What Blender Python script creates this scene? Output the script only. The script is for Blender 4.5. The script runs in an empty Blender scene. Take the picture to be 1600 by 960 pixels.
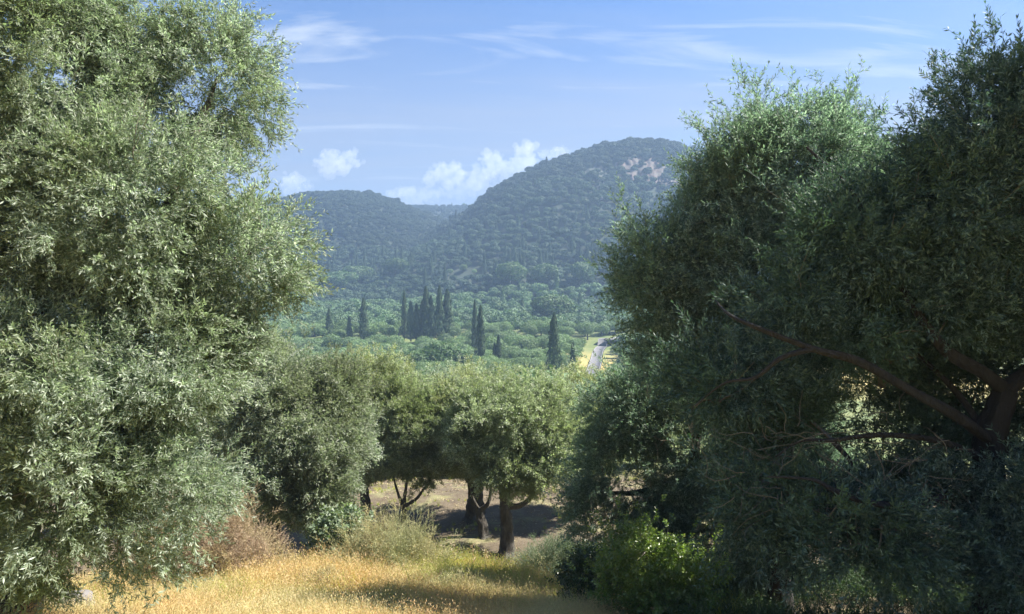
import bpy, math, random
import numpy as np
from mathutils import Vector

random.seed(7)
RNG = np.random.default_rng(11)
S = bpy.context.scene
COL = S.collection

# ------------------------------------------------------------------ camera
FPX, PITCH = 1155.0, math.atan(80 / 1155)
cam_d = bpy.data.cameras.new("camera"); cam = bpy.data.objects.new("camera", cam_d); COL.objects.link(cam)
cam_d.sensor_width = 36; cam_d.lens = 36 * FPX / 1600
cam_d.clip_start = 0.05; cam_d.clip_end = 30000
cam.location = (0, 0, 0); cam.rotation_euler = (math.pi / 2 - PITCH, 0, 0)
S.camera = cam

# ------------------------------------------------------------------ sun, sky, exposure
SUN_AZ, SUN_EL = math.radians(79), math.radians(49)        # azimuth clockwise from +Y (the view)
sun_dir = Vector((math.sin(SUN_AZ) * math.cos(SUN_EL), math.cos(SUN_AZ) * math.cos(SUN_EL), math.sin(SUN_EL)))
sd = bpy.data.lights.new("sun", 'SUN'); sd.energy = 4.4; sd.angle = math.radians(0.6); sd.color = (1, 0.945, 0.85)
sun = bpy.data.objects.new("sun", sd); COL.objects.link(sun)
sun.rotation_euler = (-sun_dir).to_track_quat('-Z', 'Y').to_euler()
S.view_settings.view_transform = 'Standard'; S.view_settings.look = 'None'
S.view_settings.gamma = 1; S.view_settings.exposure = 2.06
HAZE_DENSITY = 0.00052

def N(nt, typ, loc=(0, 0), **kw):
    n = nt.nodes.new(typ)
    for k, v in kw.items():
        if k in n.inputs: n.inputs[k].default_value = v
        else: setattr(n, k, v)
    return n

def math_node(nt, op, a, b=None, clamp=False):
    n = nt.nodes.new('ShaderNodeMath'); n.operation = op; n.use_clamp = clamp
    for i, v in enumerate((a, b)):
        if v is None: continue
        if isinstance(v, (int, float)): n.inputs[i].default_value = v
        else: nt.links.new(v, n.inputs[i])
    return n.outputs[0]

def mix_col(nt, fac, a, b, blend='MIX'):
    n = nt.nodes.new('ShaderNodeMix'); n.data_type = 'RGBA'; n.blend_type = blend; n.clamp_factor = True
    for i, v in ((0, fac), (6, a), (7, b)):
        if isinstance(v, (int, float)): n.inputs[i].default_value = v
        elif isinstance(v, tuple): n.inputs[i].default_value = (*v[:3], 1)
        else: nt.links.new(v, n.inputs[i])
    return n.outputs[2]

def ramp(nt, src, stops):
    n = nt.nodes.new('ShaderNodeValToRGB'); nt.links.new(src, n.inputs[0])
    e = n.color_ramp.elements
    while len(e) < len(stops): e.new(0.5)
    for el, (p, c) in zip(e, stops):
        el.position = p; el.color = (c, c, c, 1) if isinstance(c, (int, float)) else (*c, 1)
    return n.outputs[0]

def build_world():
    w = bpy.data.worlds.new("World"); S.world = w; w.use_nodes = True
    nt = w.node_tree; nt.nodes.clear()
    sky = N(nt, 'ShaderNodeTexSky'); sky.sky_type = 'NISHITA'; sky.sun_disc = False
    sky.sun_elevation = SUN_EL; sky.sun_rotation = SUN_AZ
    sky.air_density = 1.0; sky.dust_density = 0.7; sky.ozone_density = 2.2; sky.altitude = 50
    tc = N(nt, 'ShaderNodeTexCoord')
    sep = N(nt, 'ShaderNodeSeparateXYZ'); nt.links.new(tc.outputs['Generated'], sep.inputs[0])
    # thin cirrus: the view direction meets a flat layer high above
    zc = math_node(nt, 'MAXIMUM', sep.outputs[2], 0.02)
    den = math_node(nt, 'ADD', zc, 0.10)
    u = math_node(nt, 'DIVIDE', sep.outputs[0], den); v = math_node(nt, 'DIVIDE', sep.outputs[1], den)
    comb = N(nt, 'ShaderNodeCombineXYZ'); nt.links.new(u, comb.inputs[0]); nt.links.new(v, comb.inputs[1])
    def layer(scale, rot, st, detail, lo, hi, off, dist=0.6):
        mp = N(nt, 'ShaderNodeMapping'); nt.links.new(comb.outputs[0], mp.inputs[0])
        mp.inputs['Scale'].default_value = st; mp.inputs['Rotation'].default_value = (0, 0, rot); mp.inputs['Location'].default_value = off
        nz = N(nt, 'ShaderNodeTexNoise', Scale=scale, Detail=detail, Roughness=0.55, Distortion=dist); nt.links.new(mp.outputs[0], nz.inputs['Vector'])
        return ramp(nt, nz.outputs[0], [(lo, 0.0), (hi, 1.0)])
    veil = layer(1.0, 0.12, (0.30, 0.85, 1), 4, 0.34, 0.72, (3.1, 1.7, 0))
    wisp = layer(1.5, -0.15, (0.55, 1.8, 1), 6, 0.56, 0.78, (7.4, 2.2, 0), 1.0)
    zs = ramp(nt, sep.outputs[2], [(0.02, 1.0), (0.40, 0.25)])
    zt = ramp(nt, sep.outputs[2], [(0.03, 0.0), (0.10, 1.0)])
    vf = math_node(nt, 'MULTIPLY', math_node(nt, 'MULTIPLY', veil, zs), 1.0)
    wf = math_node(nt, 'MULTIPLY', math_node(nt, 'MULTIPLY', wisp, zt), 0.9)
    blue = mix_col(nt, 1.0, sky.outputs[0], (.31, .53, .82), 'MULTIPLY')
    c1 = mix_col(nt, vf, blue, (2.9, 3.15, 3.75))
    low = ramp(nt, sep.outputs[2], [(0.0, 0.80), (0.10, 0.58), (0.32, 0.0)])
    c1 = mix_col(nt, low, c1, (2.45, 2.5, 2.95))
    c2 = mix_col(nt, wf, c1, (4.0, 4.4, 5.0))
    bg = N(nt, 'ShaderNodeBackground', Strength=0.05)
    nt.links.new(c2, bg.inputs[0])
    out = N(nt, 'ShaderNodeOutputWorld'); nt.links.new(bg.outputs[0], out.inputs[0])
build_world()

cy = S.cycles
cy.use_denoising = True
cy.max_bounces = 7; cy.diffuse_bounces = 4; cy.glossy_bounces = 1; cy.transmission_bounces = 4
cy.transparent_max_bounces = 8; cy.volume_bounces = 2
cy.use_adaptive_sampling = True; cy.adaptive_threshold = 0.008
cy.caustics_reflective = False; cy.caustics_refractive = False

# ------------------------------------------------------------------ pixels of the 1600x960 photograph to rays
CP, SP = math.cos(PITCH), math.sin(PITCH)
def ray(x, y):
    u, v = (x - 800) / FPX, (480 - y) / FPX
    return np.array((u, CP + v * SP, -SP + v * CP))
def at(x, y, Y):
    d = ray(x, y); return d * (Y / d[1])
def r_at(px, Y):                 # a length of PX pixels at depth Y, in metres
    return px * Y / FPX

# ------------------------------------------------------------------ terrain
def slope_at(y): return -ray(800, y)[2] / ray(800, y)[1]    # downward slope of a picture row
RIGHT_X = np.array([-3000, 300, 560, 620, 680, 730, 760, 800, 850, 900, 940, 985, 1040, 1070, 1120, 1300, 1600, 2300, 4000.])
RIGHT_Y = np.array([520, 470, 412, 385, 358, 328, 303, 277, 253, 237, 226, 217, 219, 229, 240, 275, 330, 380, 400.])
LEFT_X = np.array([-3000, -300, 300, 420, 450, 480, 540, 590, 620, 660, 720, 800, 1000, 4000.])
LEFT_Y = np.array([400, 350, 322, 314, 309, 302, 298, 302, 314, 330, 352, 385, 430, 480.])
SAD_X = np.array([-3000, 0, 500, 640, 700, 760, 900, 1600, 4000.])
SAD_Y = np.array([330, 330, 322, 320, 320, 322, 330, 340, 340.])
R_SL = -np.array([slope_at(y) for y in RIGHT_Y]); L_SL = -np.array([slope_at(y) for y in LEFT_Y]); S_SL = -np.array([slope_at(y) for y in SAD_Y])
PY = np.array([-400, -60, -5, 0, 3, 6, 12, 15.4, 16.3, 18.6, 22, 31, 40, 60, 100, 160, 250, 340, 460, 560, 5000.])
PZ = np.array([120, 14, -0.6, -1.75, -2.7, -3.85, -6.05, -6.98, -7.9, -9.7, -9.95, -10.05, -12.0, -16, -25, -33, -36.5, -37, -36, -34, -34.])

def sm(t): t = np.clip(t, 0, 1); return t * t * (3 - 2 * t)
def bumps(x, y):
    return (np.sin(x * .031 + 1.3 * np.sin(y * .011)) * np.cos(y * .023 + .7) + .6 * np.sin(x * .071 + y * .043 + 2) + .35 * np.sin(x * .15 - y * .12))
def height(x, y):
    x = np.asarray(x, float); y = np.asarray(y, float)
    r = np.hypot(x, y)
    yy = y + 0.45 * np.sin(x * .55) * np.exp(-((y - 17) / 6) ** 2) + 0.25 * np.sin(x * 1.3 + 1) * np.exp(-((y - 17) / 4) ** 2)
    # beside and behind the viewer the ground keeps the hillside's profile
    z = np.interp(yy, PY, PZ)
    near = np.clip((r - 30) / 120, 0, 1)
    z = z + near * 0.9 * bumps(x, y) + 0.05 * np.sin(x * 1.7) * np.cos(y * 1.3) + .03 * np.sin(x * 3.1 + y * 2.3)
    front = np.clip(y / np.maximum(r, 1e-6), 0.15, 1)
    px = 800 + FPX * x / np.maximum(r * front, 1e-6)
    def hill(XS, SL, r0, R, tree):
        e = np.interp(px, XS, SL)
        top = e * R * front - tree
        t = (r - r0) / (R - r0)
        up = -34 + (top + 34) * (0.35 * np.clip(t, 0, 1) + 0.65 * sm(t))
        down = top - np.maximum(r - R, 0) * 0.30
        return np.where(t < 1, up, down)
    amp = np.clip((r - 420) / 300, 0, 1) * 5.0
    rel = amp * bumps(x * .6, y * .6)
    fade = lambda R: np.clip(np.abs(r - R) / 160, 0, 1)
    h1 = hill(RIGHT_X, R_SL, 430, 800, 4.5) + rel * fade(800)
    h2 = hill(LEFT_X, L_SL, 520, 960, 4.5) + rel * fade(960)
    h3 = hill(SAD_X, S_SL, 700, 1300, 5) + rel * fade(1300)
    h = np.maximum(np.maximum(h1, h2), h3)
    return np.where((r > 300), np.maximum(z, h), z)
def gz(x, y): return float(height(x, y))
YS = np.geomspace(1.0, 1500, 2600)
def hit(x, y, far=1500):          # where the ray through a pixel meets the ground
    d = ray(x, y); d = d / d[1]
    under = d[2] * YS < height(d[0] * YS, YS)
    i = int(np.argmax(under)) if under.any() else len(YS) - 1
    return d * YS[i]

# ------------------------------------------------------------------ helpers
def tag(o, label=None, cat=None, group=None, kind=None):
    for k, v in (('label', label), ('category', cat), ('group', group), ('kind', kind)):
        if v: o[k] = v
    return o
def empty(name, loc):
    o = bpy.data.objects.new(name, None); COL.objects.link(o); o.location = loc; o.empty_display_size = .3; return o
def copy_tree(o, parent=None):
    c = o.copy(); COL.objects.link(c)
    if parent: c.parent = parent
    for ch in o.children: copy_tree(ch, c)
    return c
def mesh_np(name, V, F, mats, smooth=False, fm=None):
    """V n x 3, F m x k (all the same k)"""
    V = np.asarray(V, np.float32); F = np.asarray(F, np.int32)
    m = bpy.data.meshes.new(name); k = F.shape[1] if len(F) else 3
    m.vertices.add(len(V)); m.vertices.foreach_set('co', V.ravel())
    m.loops.add(F.size); m.loops.foreach_set('vertex_index', F.ravel())
    m.polygons.add(len(F)); m.polygons.foreach_set('loop_start', np.arange(len(F), dtype=np.int32) * k)
    m.polygons.foreach_set('loop_total', np.full(len(F), k, np.int32))
    if smooth: m.polygons.foreach_set('use_smooth', np.ones(len(F), bool))
    for mt in (mats if isinstance(mats, (list, tuple)) else [mats]): m.materials.append(mt)
    if fm is not None: m.polygons.foreach_set('material_index', np.asarray(fm, np.int32))
    m.update(calc_edges=True)
    return m
def ob(name, mesh, parent=None, loc=(0, 0, 0), kind=None):
    o = bpy.data.objects.new(name, mesh); COL.objects.link(o); o.location = loc
    if parent: o.parent = parent
    if kind: o['kind'] = kind
    return o
def unit(a): return a / np.maximum(np.linalg.norm(a, axis=-1, keepdims=True), 1e-9)
def rand_dirs(n, rng): return unit(rng.normal(size=(n, 3)))

# ------------------------------------------------------------------ materials
def new_mat(name):
    m = bpy.data.materials.new(name); m.use_nodes = True; nt = m.node_tree; nt.nodes.clear()
    return m, nt, N(nt, 'ShaderNodeOutputMaterial')
def leaf_mat(name, top, under=None, transl=0.3, tcol=None, rough=0.5, var=0.25, patch=None, pscale=0.6, gloss=0.35):
    m, nt, out = new_mat(name)
    oi = N(nt, 'ShaderNodeObjectInfo'); geo = N(nt, 'ShaderNodeNewGeometry')
    nz = N(nt, 'ShaderNodeTexNoise', Scale=pscale, Detail=3)
    nt.links.new(geo.outputs['Position'], nz.inputs['Vector'])
    base = top
    col = mix_col(nt, geo.outputs['Backfacing'], tuple(top), tuple(under or top))
    if patch: col = mix_col(nt, ramp(nt, nz.outputs[0], [(.42, 0.0), (.68, 1.0)]), col, tuple(patch))
    hsv = N(nt, 'ShaderNodeHueSaturation')
    nt.links.new(col, hsv.inputs['Color'])
    nt.links.new(math_node(nt, 'ADD', math_node(nt, 'MULTIPLY', oi.outputs['Random'], 2 * var), 1 - var), hsv.inputs['Value'])
    nt.links.new(math_node(nt, 'ADD', math_node(nt, 'MULTIPLY', geo.outputs['Random Per Island'], 0.05), 0.475), hsv.inputs['Hue'])
    c = hsv.outputs[0]
    p = N(nt, 'ShaderNodeBsdfPrincipled', Roughness=rough); nt.links.new(c, p.inputs['Base Color'])
    p.inputs['Specular IOR Level'].default_value = gloss
    tr = N(nt, 'ShaderNodeBsdfTranslucent')
    nt.links.new(mix_col(nt, 1.0, c, tuple(tcol or (1.5, 1.7, .7)), 'MULTIPLY'), tr.inputs[0])
    mx = N(nt, 'ShaderNodeMixShader', Fac=transl)
    nt.links.new(p.outputs[0], mx.inputs[1]); nt.links.new(tr.outputs[0], mx.inputs[2]); nt.links.new(mx.outputs[0], out.inputs[0])
    return m
def bark_mat(name, a, b, scale=9, lichen=.5):
    m, nt, out = new_mat(name)
    tc = N(nt, 'ShaderNodeTexCoord'); mp = N(nt, 'ShaderNodeMapping'); mp.inputs['Scale'].default_value = (1, 1, .22)
    nt.links.new(tc.outputs['Object'], mp.inputs[0])
    n1 = N(nt, 'ShaderNodeTexNoise', Scale=scale, Detail=8, Roughness=.65, Distortion=1.0); nt.links.new(mp.outputs[0], n1.inputs['Vector'])
    n2 = N(nt, 'ShaderNodeTexNoise', Scale=2.2, Detail=4); nt.links.new(tc.outputs['Object'], n2.inputs['Vector'])
    c = mix_col(nt, ramp(nt, n1.outputs[0], [(.35, 0.), (.65, 1.)]), a, b)
    c = mix_col(nt, math_node(nt, 'MULTIPLY', ramp(nt, n2.outputs[0], [(.5, 0.), (.7, 1.)]), lichen), c, (.15, .15, .12))
    p = N(nt, 'ShaderNodeBsdfPrincipled', Roughness=.9); nt.links.new(c, p.inputs['Base Color'])
    bp = N(nt, 'ShaderNodeBump', Strength=1.0, Distance=.09); nt.links.new(n1.outputs[0], bp.inputs['Height']); nt.links.new(bp.outputs[0], p.inputs['Normal'])
    nt.links.new(p.outputs[0], out.inputs[0]); return m
def plain_mat(name, col, rough=.9, nscale=3.0, amt=.35, bump=.3, col2=None, detail=6):
    m, nt, out = new_mat(name)
    tc = N(nt, 'ShaderNodeTexCoord')
    n1 = N(nt, 'ShaderNodeTexNoise', Scale=nscale, Detail=detail, Roughness=.65); nt.links.new(tc.outputs['Object'], n1.inputs['Vector'])
    c2 = col2 or tuple(v * (1 - amt) for v in col)
    c = mix_col(nt, ramp(nt, n1.outputs[0], [(.35, 0.), (.65, 1.)]), tuple(col), tuple(c2))
    p = N(nt, 'ShaderNodeBsdfPrincipled', Roughness=rough); nt.links.new(c, p.inputs['Base Color'])
    bp = N(nt, 'ShaderNodeBump', Strength=bump, Distance=.1); nt.links.new(n1.outputs[0], bp.inputs['Height']); nt.links.new(bp.outputs[0], p.inputs['Normal'])
    nt.links.new(p.outputs[0], out.inputs[0]); return m

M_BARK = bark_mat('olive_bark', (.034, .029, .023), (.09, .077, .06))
M_BARK_SHADE = bark_mat('olive_bark_shade_tone', (.007, .0065, .006), (.026, .023, .021), lichen=.06)  # olive bark with deep shade put into its colour, nearly black
M_TWIG = plain_mat('olive_twig', (.20, .18, .14), nscale=20)
M_DEAD = plain_mat('dead_twig', (.17, .155, .125), nscale=20)
M_OLIVE_L = leaf_mat('olive_leaf_silver', (.175, .215, .155), (.42, .46, .39), transl=.45, tcol=(1.1, 1.35, .9), var=.22, patch=(.195, .23, .13), pscale=.9)
M_OLIVE_R = leaf_mat('olive_leaf_shade_green', (.045, .088, .070), (.14, .205, .18), transl=.25, tcol=(1.15, 1.5, .9), var=.22, patch=(.065, .115, .065), pscale=.8)  # shade of the right olive put into a darker, bluer leaf colour
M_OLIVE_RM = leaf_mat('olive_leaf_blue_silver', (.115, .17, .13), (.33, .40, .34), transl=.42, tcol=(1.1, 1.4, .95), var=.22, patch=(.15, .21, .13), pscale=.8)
M_OLIVE_G = leaf_mat('olive_leaf_grove', (.195, .235, .135), (.43, .46, .36), transl=.45, tcol=(1.25, 1.45, .85), var=.22, patch=(.20, .23, .11), pscale=.35)
M_OLIVE_G2 = leaf_mat('olive_leaf_grove_yellow', (.22, .25, .12), (.45, .47, .34), transl=.45, tcol=(1.25, 1.4, .8), var=.2, patch=(.22, .24, .11), pscale=.35)
M_OLIVE_G3 = leaf_mat('olive_leaf_grove_grey', (.17, .21, .14), (.41, .44, .37), transl=.43, tcol=(1.2, 1.4, .9), var=.2, patch=(.18, .20, .12), pscale=.35)
M_OLIVE_M = leaf_mat('olive_foliage_valley', (.105, .160, .068), (.14, .205, .10), transl=.25, var=.22, patch=(.105, .165, .06), pscale=.05, rough=.7)
M_BROAD = leaf_mat('broadleaf_foliage', (.050, .095, .028), (.07, .12, .045), transl=.25, var=.2, rough=.6, pscale=.2, patch=(.065, .115, .03))
M_CYP = leaf_mat('cypress_foliage', (.040, .070, .032), (.045, .08, .036), transl=.05, var=.15, rough=.8, pscale=.3, patch=(.05, .08, .03))
M_FOREST = leaf_mat('maquis_shade_tone', (.018, .038, .021), (.027, .048, .028), transl=.1, var=.16, rough=.8, pscale=.012, patch=(.033, .055, .025))  # dark maquis green, deepened further to paint in the hills' shade
M_SHRUB = leaf_mat('mastic_leaf', (.12, .18, .04), (.18, .24, .09), transl=.35, var=.2, rough=.3, gloss=.6, patch=(.18, .24, .06), pscale=1.5)
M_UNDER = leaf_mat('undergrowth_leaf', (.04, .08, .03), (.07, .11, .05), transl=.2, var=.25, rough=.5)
M_FIG = leaf_mat('bright_leaf', (.12, .16, .095), (.18, .22, .15), transl=.3, var=.15, rough=.5)
M_GOLD = leaf_mat('dry_grass', (.50, .44, .23), (.55, .49, .28), transl=.4, tcol=(1.2, 1.1, .7), var=.22, patch=(.55, .38, .17), pscale=.45, rough=.6)
M_GREENG = leaf_mat('green_grass', (.26, .31, .075), (.30, .35, .10), transl=.4, tcol=(1.3, 1.3, .6), var=.25, patch=(.45, .42, .12), pscale=.7, rough=.6)
M_BRUSH = leaf_mat('dry_brush', (.38, .29, .20), (.44, .35, .25), transl=.2, tcol=(1.1, 1., .8), var=.25, patch=(.36, .31, .16), pscale=1.2, rough=.8)
M_WEED = leaf_mat('grey_weed', (.30, .32, .16), (.38, .38, .22), transl=.25, tcol=(1.2, 1.2, .7), var=.25, patch=(.42, .37, .2), pscale=1.5, rough=.8)
M_ROCK = plain_mat('grey_limestone', (.17, .16, .155), nscale=2.5, col2=(.09, .085, .085), bump=.8)
M_CLIFF = plain_mat('pink_cliff_rock', (.11, .070, .058), nscale=.16, col2=(.06, .062, .052), bump=1.0, detail=9)
M_CLIFFG = plain_mat('grey_cliff_rock', (.06, .064, .058), nscale=.2, col2=(.035, .05, .032), bump=1.0, detail=9)

# ------------------------------------------------------------------ scattering: a mesh holding leaf-spray variants and loose points
def scatter_group():
    g = bpy.data.node_groups.new('spray_on_points', 'GeometryNodeTree')
    g.interface.new_socket('Geometry', in_out='INPUT', socket_type='NodeSocketGeometry')
    g.interface.new_socket('Geometry', in_out='OUTPUT', socket_type='NodeSocketGeometry')
    gi = g.nodes.new('NodeGroupInput'); go = g.nodes.new('NodeGroupOutput')
    def attr(name, typ):
        n = g.nodes.new('GeometryNodeInputNamedAttribute'); n.data_type = typ; n.inputs['Name'].default_value = name
        return next(o for o in n.outputs if o.enabled and o.name == 'Attribute')
    isp = attr('is_point', 'BOOLEAN'); var = attr('variant', 'INT'); rot = attr('spray_rotation', 'FLOAT_VECTOR'); scl = attr('spray_scale', 'FLOAT')
    s1 = g.nodes.new('GeometryNodeSeparateGeometry'); s1.domain = 'POINT'
    g.links.new(gi.outputs[0], s1.inputs[0]); g.links.new(isp, s1.inputs[1])
    jn = g.nodes.new('GeometryNodeJoinGeometry')
    for v in range(3):
        cmpn = g.nodes.new('FunctionNodeCompare'); cmpn.data_type = 'INT'; cmpn.operation = 'EQUAL'
        ins = [i for i in cmpn.inputs if i.enabled]
        g.links.new(var, ins[0]); ins[1].default_value = v
        s2 = g.nodes.new('GeometryNodeSeparateGeometry'); s2.domain = 'POINT'
        g.links.new(s1.outputs[1], s2.inputs[0]); g.links.new(cmpn.outputs[0], s2.inputs[1])
        ip = g.nodes.new('GeometryNodeInstanceOnPoints')
        g.links.new(s1.outputs[0], ip.inputs['Points']); g.links.new(cmpn.outputs[0], ip.inputs['Selection'])
        g.links.new(s2.outputs[0], ip.inputs['Instance']); g.links.new(rot, ip.inputs['Rotation']); g.links.new(scl, ip.inputs['Scale'])
        g.links.new(ip.outputs[0], jn.inputs[0])
    g.links.new(jn.outputs[0], go.inputs[0])
    return g
SCATTER = scatter_group()

def eulers_from_z(D, rng, roll=None):
    """XYZ eulers turning local +Z to D with a random roll"""
    D = unit(D); n = len(D)
    ref = np.tile(np.array([[0., 0, 1]]), (n, 1)); ref[np.abs(D[:, 2]) > .95] = (1, 0, 0)
    X = unit(np.cross(ref, D)); Y = np.cross(D, X)
    a = rng.uniform(0, 2 * np.pi, n) if roll is None else roll
    ca, sa = np.cos(a)[:, None], np.sin(a)[:, None]
    X, Y = X * ca + Y * sa, Y * ca - X * sa
    # matrix columns X,Y,D ; R = Rz Ry Rx
    return np.stack([np.arctan2(Y[:, 2], D[:, 2]), np.arcsin(np.clip(-X[:, 2], -1, 1)), np.arctan2(X[:, 1], X[:, 0])], 1)

def scatter_mesh(name, variants, P, E, Sc, var, mats):
    """variants: list of (V, F) tri meshes"""
    Vs, Fs, vv, off = [], [], [], 0
    for k, (V, F) in enumerate(variants):
        Vs.append(V); Fs.append(F + off); vv.append(np.full(len(V), k)); off += len(V)
    nsrc = off; Vs.append(P); vv.append(var)
    V = np.concatenate(Vs); F = np.concatenate(Fs)
    m = mesh_np(name, V, F, mats)
    n = len(V)
    a = m.attributes.new('is_point', 'BOOLEAN', 'POINT'); b = np.zeros(n, bool); b[nsrc:] = True; a.data.foreach_set('value', b)
    a = m.attributes.new('variant', 'INT', 'POINT'); a.data.foreach_set('value', np.concatenate(vv).astype(np.int32))
    r = np.zeros((n, 3), np.float32); r[nsrc:] = E
    a = m.attributes.new('spray_rotation', 'FLOAT_VECTOR', 'POINT'); a.data.foreach_set('vector', r.ravel())
    s = np.ones(n, np.float32); s[nsrc:] = Sc
    a = m.attributes.new('spray_scale', 'FLOAT', 'POINT'); a.data.foreach_set('value', s)
    return m
def scatter_obj(name, mesh, parent=None, loc=(0, 0, 0), kind='stuff'):
    o = ob(name, mesh, parent, loc, kind)
    md = o.modifiers.new('scatter', 'NODES'); md.node_group = SCATTER
    return o

# ------------------------------------------------------------------ leaf and spray meshes
def leaves(P, D, L, W, rng, fold=.25, roll=None):
    """one folded lanceolate leaf per row: 4 verts, 2 tris"""
    n = len(P); D = unit(D)
    ref = rand_dirs(n, rng)
    X = unit(np.cross(D, ref)); Nn = np.cross(X, D)
    L = np.broadcast_to(np.asarray(L, float), (n,))[:, None]; W = np.broadcast_to(np.asarray(W, float), (n,))[:, None]
    a = P; b = P + D * L * .5 + X * W * .5 + Nn * W * fold; c = P + D * L; d = P + D * L * .5 - X * W * .5 + Nn * W * fold
    V = np.stack([a, b, c, d], 1).reshape(-1, 3)
    i = np.arange(n)[:, None] * 4
    F = np.concatenate([i + [0, 1, 2], i + [0, 2, 3]], 1).reshape(-1, 3)
    return V, F
def strip(p0, p1, w, rng):
    """a thin three-sided twig from p0 to p1"""
    d = unit(p1 - p0); r = unit(np.cross(d, rng.normal(size=3))); s = np.cross(d, r)
    ring = [r, -r * .5 + s * .87, -r * .5 - s * .87]
    V = np.array([p0 + q * w for q in ring] + [p1 + q * w * .5 for q in ring])
    F = np.array([[0, 1, 4], [0, 4, 3], [1, 2, 5], [1, 5, 4], [2, 0, 3], [2, 3, 5]])
    return V, F
def merge(parts):
    Vs, Fs, off = [], [], 0
    for V, F in parts: Vs.append(V); Fs.append(F + off); off += len(V)
    return np.concatenate(Vs), np.concatenate(Fs)
def branchlet(rng, length=.36, nside=4, nleaf=11, L=.062, W=.0145, bend=.12):
    parts = []
    t = np.linspace(0, 1, 5); bd = unit(rng.normal(size=3) * [1, 1, 0])
    axis = np.stack([t * t * bend * bd[0], t * t * bend * bd[1], t * length], 1)
    stems = [axis]
    for k in range(nside):
        a = rng.uniform(0, 6.28); u0 = rng.uniform(.1, .75)
        st = np.array([np.interp(u0, t, axis[:, j]) for j in range(3)])
        d = unit(np.array([math.cos(a) * .8, math.sin(a) * .8, 1.0])); ln = length * rng.uniform(.4, .62)
        tt = np.linspace(0, 1, 4)[:, None]
        stems.append(st + d * ln * tt + np.array([0, 0, 1]) * (tt ** 2) * ln * .15)
    for st in stems:
        for i in range(len(st) - 1):
            if i % 2 == 0: parts.append(strip(st[i], st[min(i + 2, len(st) - 1)], .0022 * length / .36, rng))
        seg = st[-1] - st[0]
        n = nleaf + (3 if st is axis else 0)
        u = np.sort(rng.uniform(.08, 1., n)); tt = np.linspace(0, 1, len(st))
        P = np.stack([np.interp(u, tt, st[:, j]) for j in range(3)], 1)
        side = rand_dirs(n, rng); sd_ = unit(seg)
        side = unit(side - (side @ sd_)[:, None] * sd_)
        D = unit(sd_ * .75 + side * .75)
        parts.append(leaves(P, D, L * rng.uniform(.75, 1.2, n), W * rng.uniform(.85, 1.2, n), rng))
    return merge(parts)

def tubes(chains, sides=6):
    """chains: list of (points n x 3, radii n); lumpy tubes as quads"""
    Vs, Fs, off = [], [], 0
    for P, R in chains:
        P = np.asarray(P, float); R = np.asarray(R, float); n = len(P)
        if n < 2: continue
        T = unit(np.gradient(P, axis=0)); ref = np.array([.31, .17, .93]) if abs(T[0][2]) < .8 else np.array([.9, .3, .1])
        X = unit(np.cross(T, ref)); Y = np.cross(T, X)
        a = np.linspace(0, 2 * np.pi, sides, endpoint=False)
        ring = P[:, None, :] + (X[:, None, :] * np.cos(a)[None, :, None] + Y[:, None, :] * np.sin(a)[None, :, None]) * R[:, None, None]
        if R.max() > .05:
            nz = 1 + .14 * np.sin(3 * a[None, :] + P[:, 2:3] * 2.2) + .09 * np.sin(5 * a[None, :] - P[:, 2:3] * 5 + 1) + .07 * np.sin(8 * a[None, :] + P[:, 2:3] * 9 + P[:, 0:1] * 7) + .06 * np.sin(P[:, 2:3] * 17 + P[:, 0:1] * 13 + 2 * a[None, :])
            ring = P[:, None, :] + (ring - P[:, None, :]) * nz[:, :, None]
        Vs.append(ring.reshape(-1, 3))
        i = np.arange(n - 1)[:, None] * sides; j = np.arange(sides)[None, :]; k = (j + 1) % sides
        Fs.append((np.stack([i + j, i + k, i + sides + k, i + sides + j], 2).reshape(-1, 4)) + off); off += n * sides
    return np.concatenate(Vs), np.concatenate(Fs)
def curve_pts(pts, n=12):
    """Catmull-Rom through pts"""
    p = np.asarray(pts, float); p = np.vstack([2 * p[0] - p[1], p, 2 * p[-1] - p[-2]]); out = []
    m = len(p) - 3
    for i in range(m):
        for t in np.linspace(0, 1, n, endpoint=False):
            a, b, c, d = p[i:i + 4]
            out.append(.5 * ((2 * b) + (-a + c) * t + (2 * a - 5 * b + 4 * c - d) * t * t + (-a + 3 * b - 3 * c + d) * t ** 3))
    out.append(p[-2]); return np.array(out)

# ------------------------------------------------------------------ trees
def grow(skeleton_pts, targets, rng, sag=.06, step=.35):
    """connect each target to the nearest point grown so far; returns chains with radii"""
    nodes = [tuple(p) for p in skeleton_pts]; parent = [-1] * len(nodes); arr = np.array(nodes)
    load = [0.0] * len(nodes); chains = []
    cent = arr.mean(0)
    order = np.argsort([np.min(np.linalg.norm(arr - t, axis=1)) for t in targets])
    for ti in order:
        t = targets[ti]; d = np.linalg.norm(arr - t, axis=1)
        up = np.maximum(0, arr[:, 2] - t[2]) * .5
        i = int(np.argmin(d + up)); p0 = arr[i]; L = np.linalg.norm(t - p0)
        if L < .15: continue
        k = max(2, int(L / step)); u = np.linspace(0, 1, k + 1)[1:, None]
        w = rng.normal(size=3) * .10 * L
        pts = p0 + (t - p0) * u + np.sin(u * np.pi) * (w + np.array([0, 0, L * sag])) + rng.normal(size=(k, 3)) * .02
        base = len(nodes); idx = [i] + list(range(base, base + k))
        for j in range(k): nodes.append(tuple(pts[j])); parent.append(idx[j]); load.append(0)
        arr = np.vstack([arr, pts]); chains.append(idx)
    load = np.zeros(len(nodes))
    for ch in chains:
        q = ch[-1]
        while q >= 0: load[q] += 1; q = parent[q]
    return arr, chains, load

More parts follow.
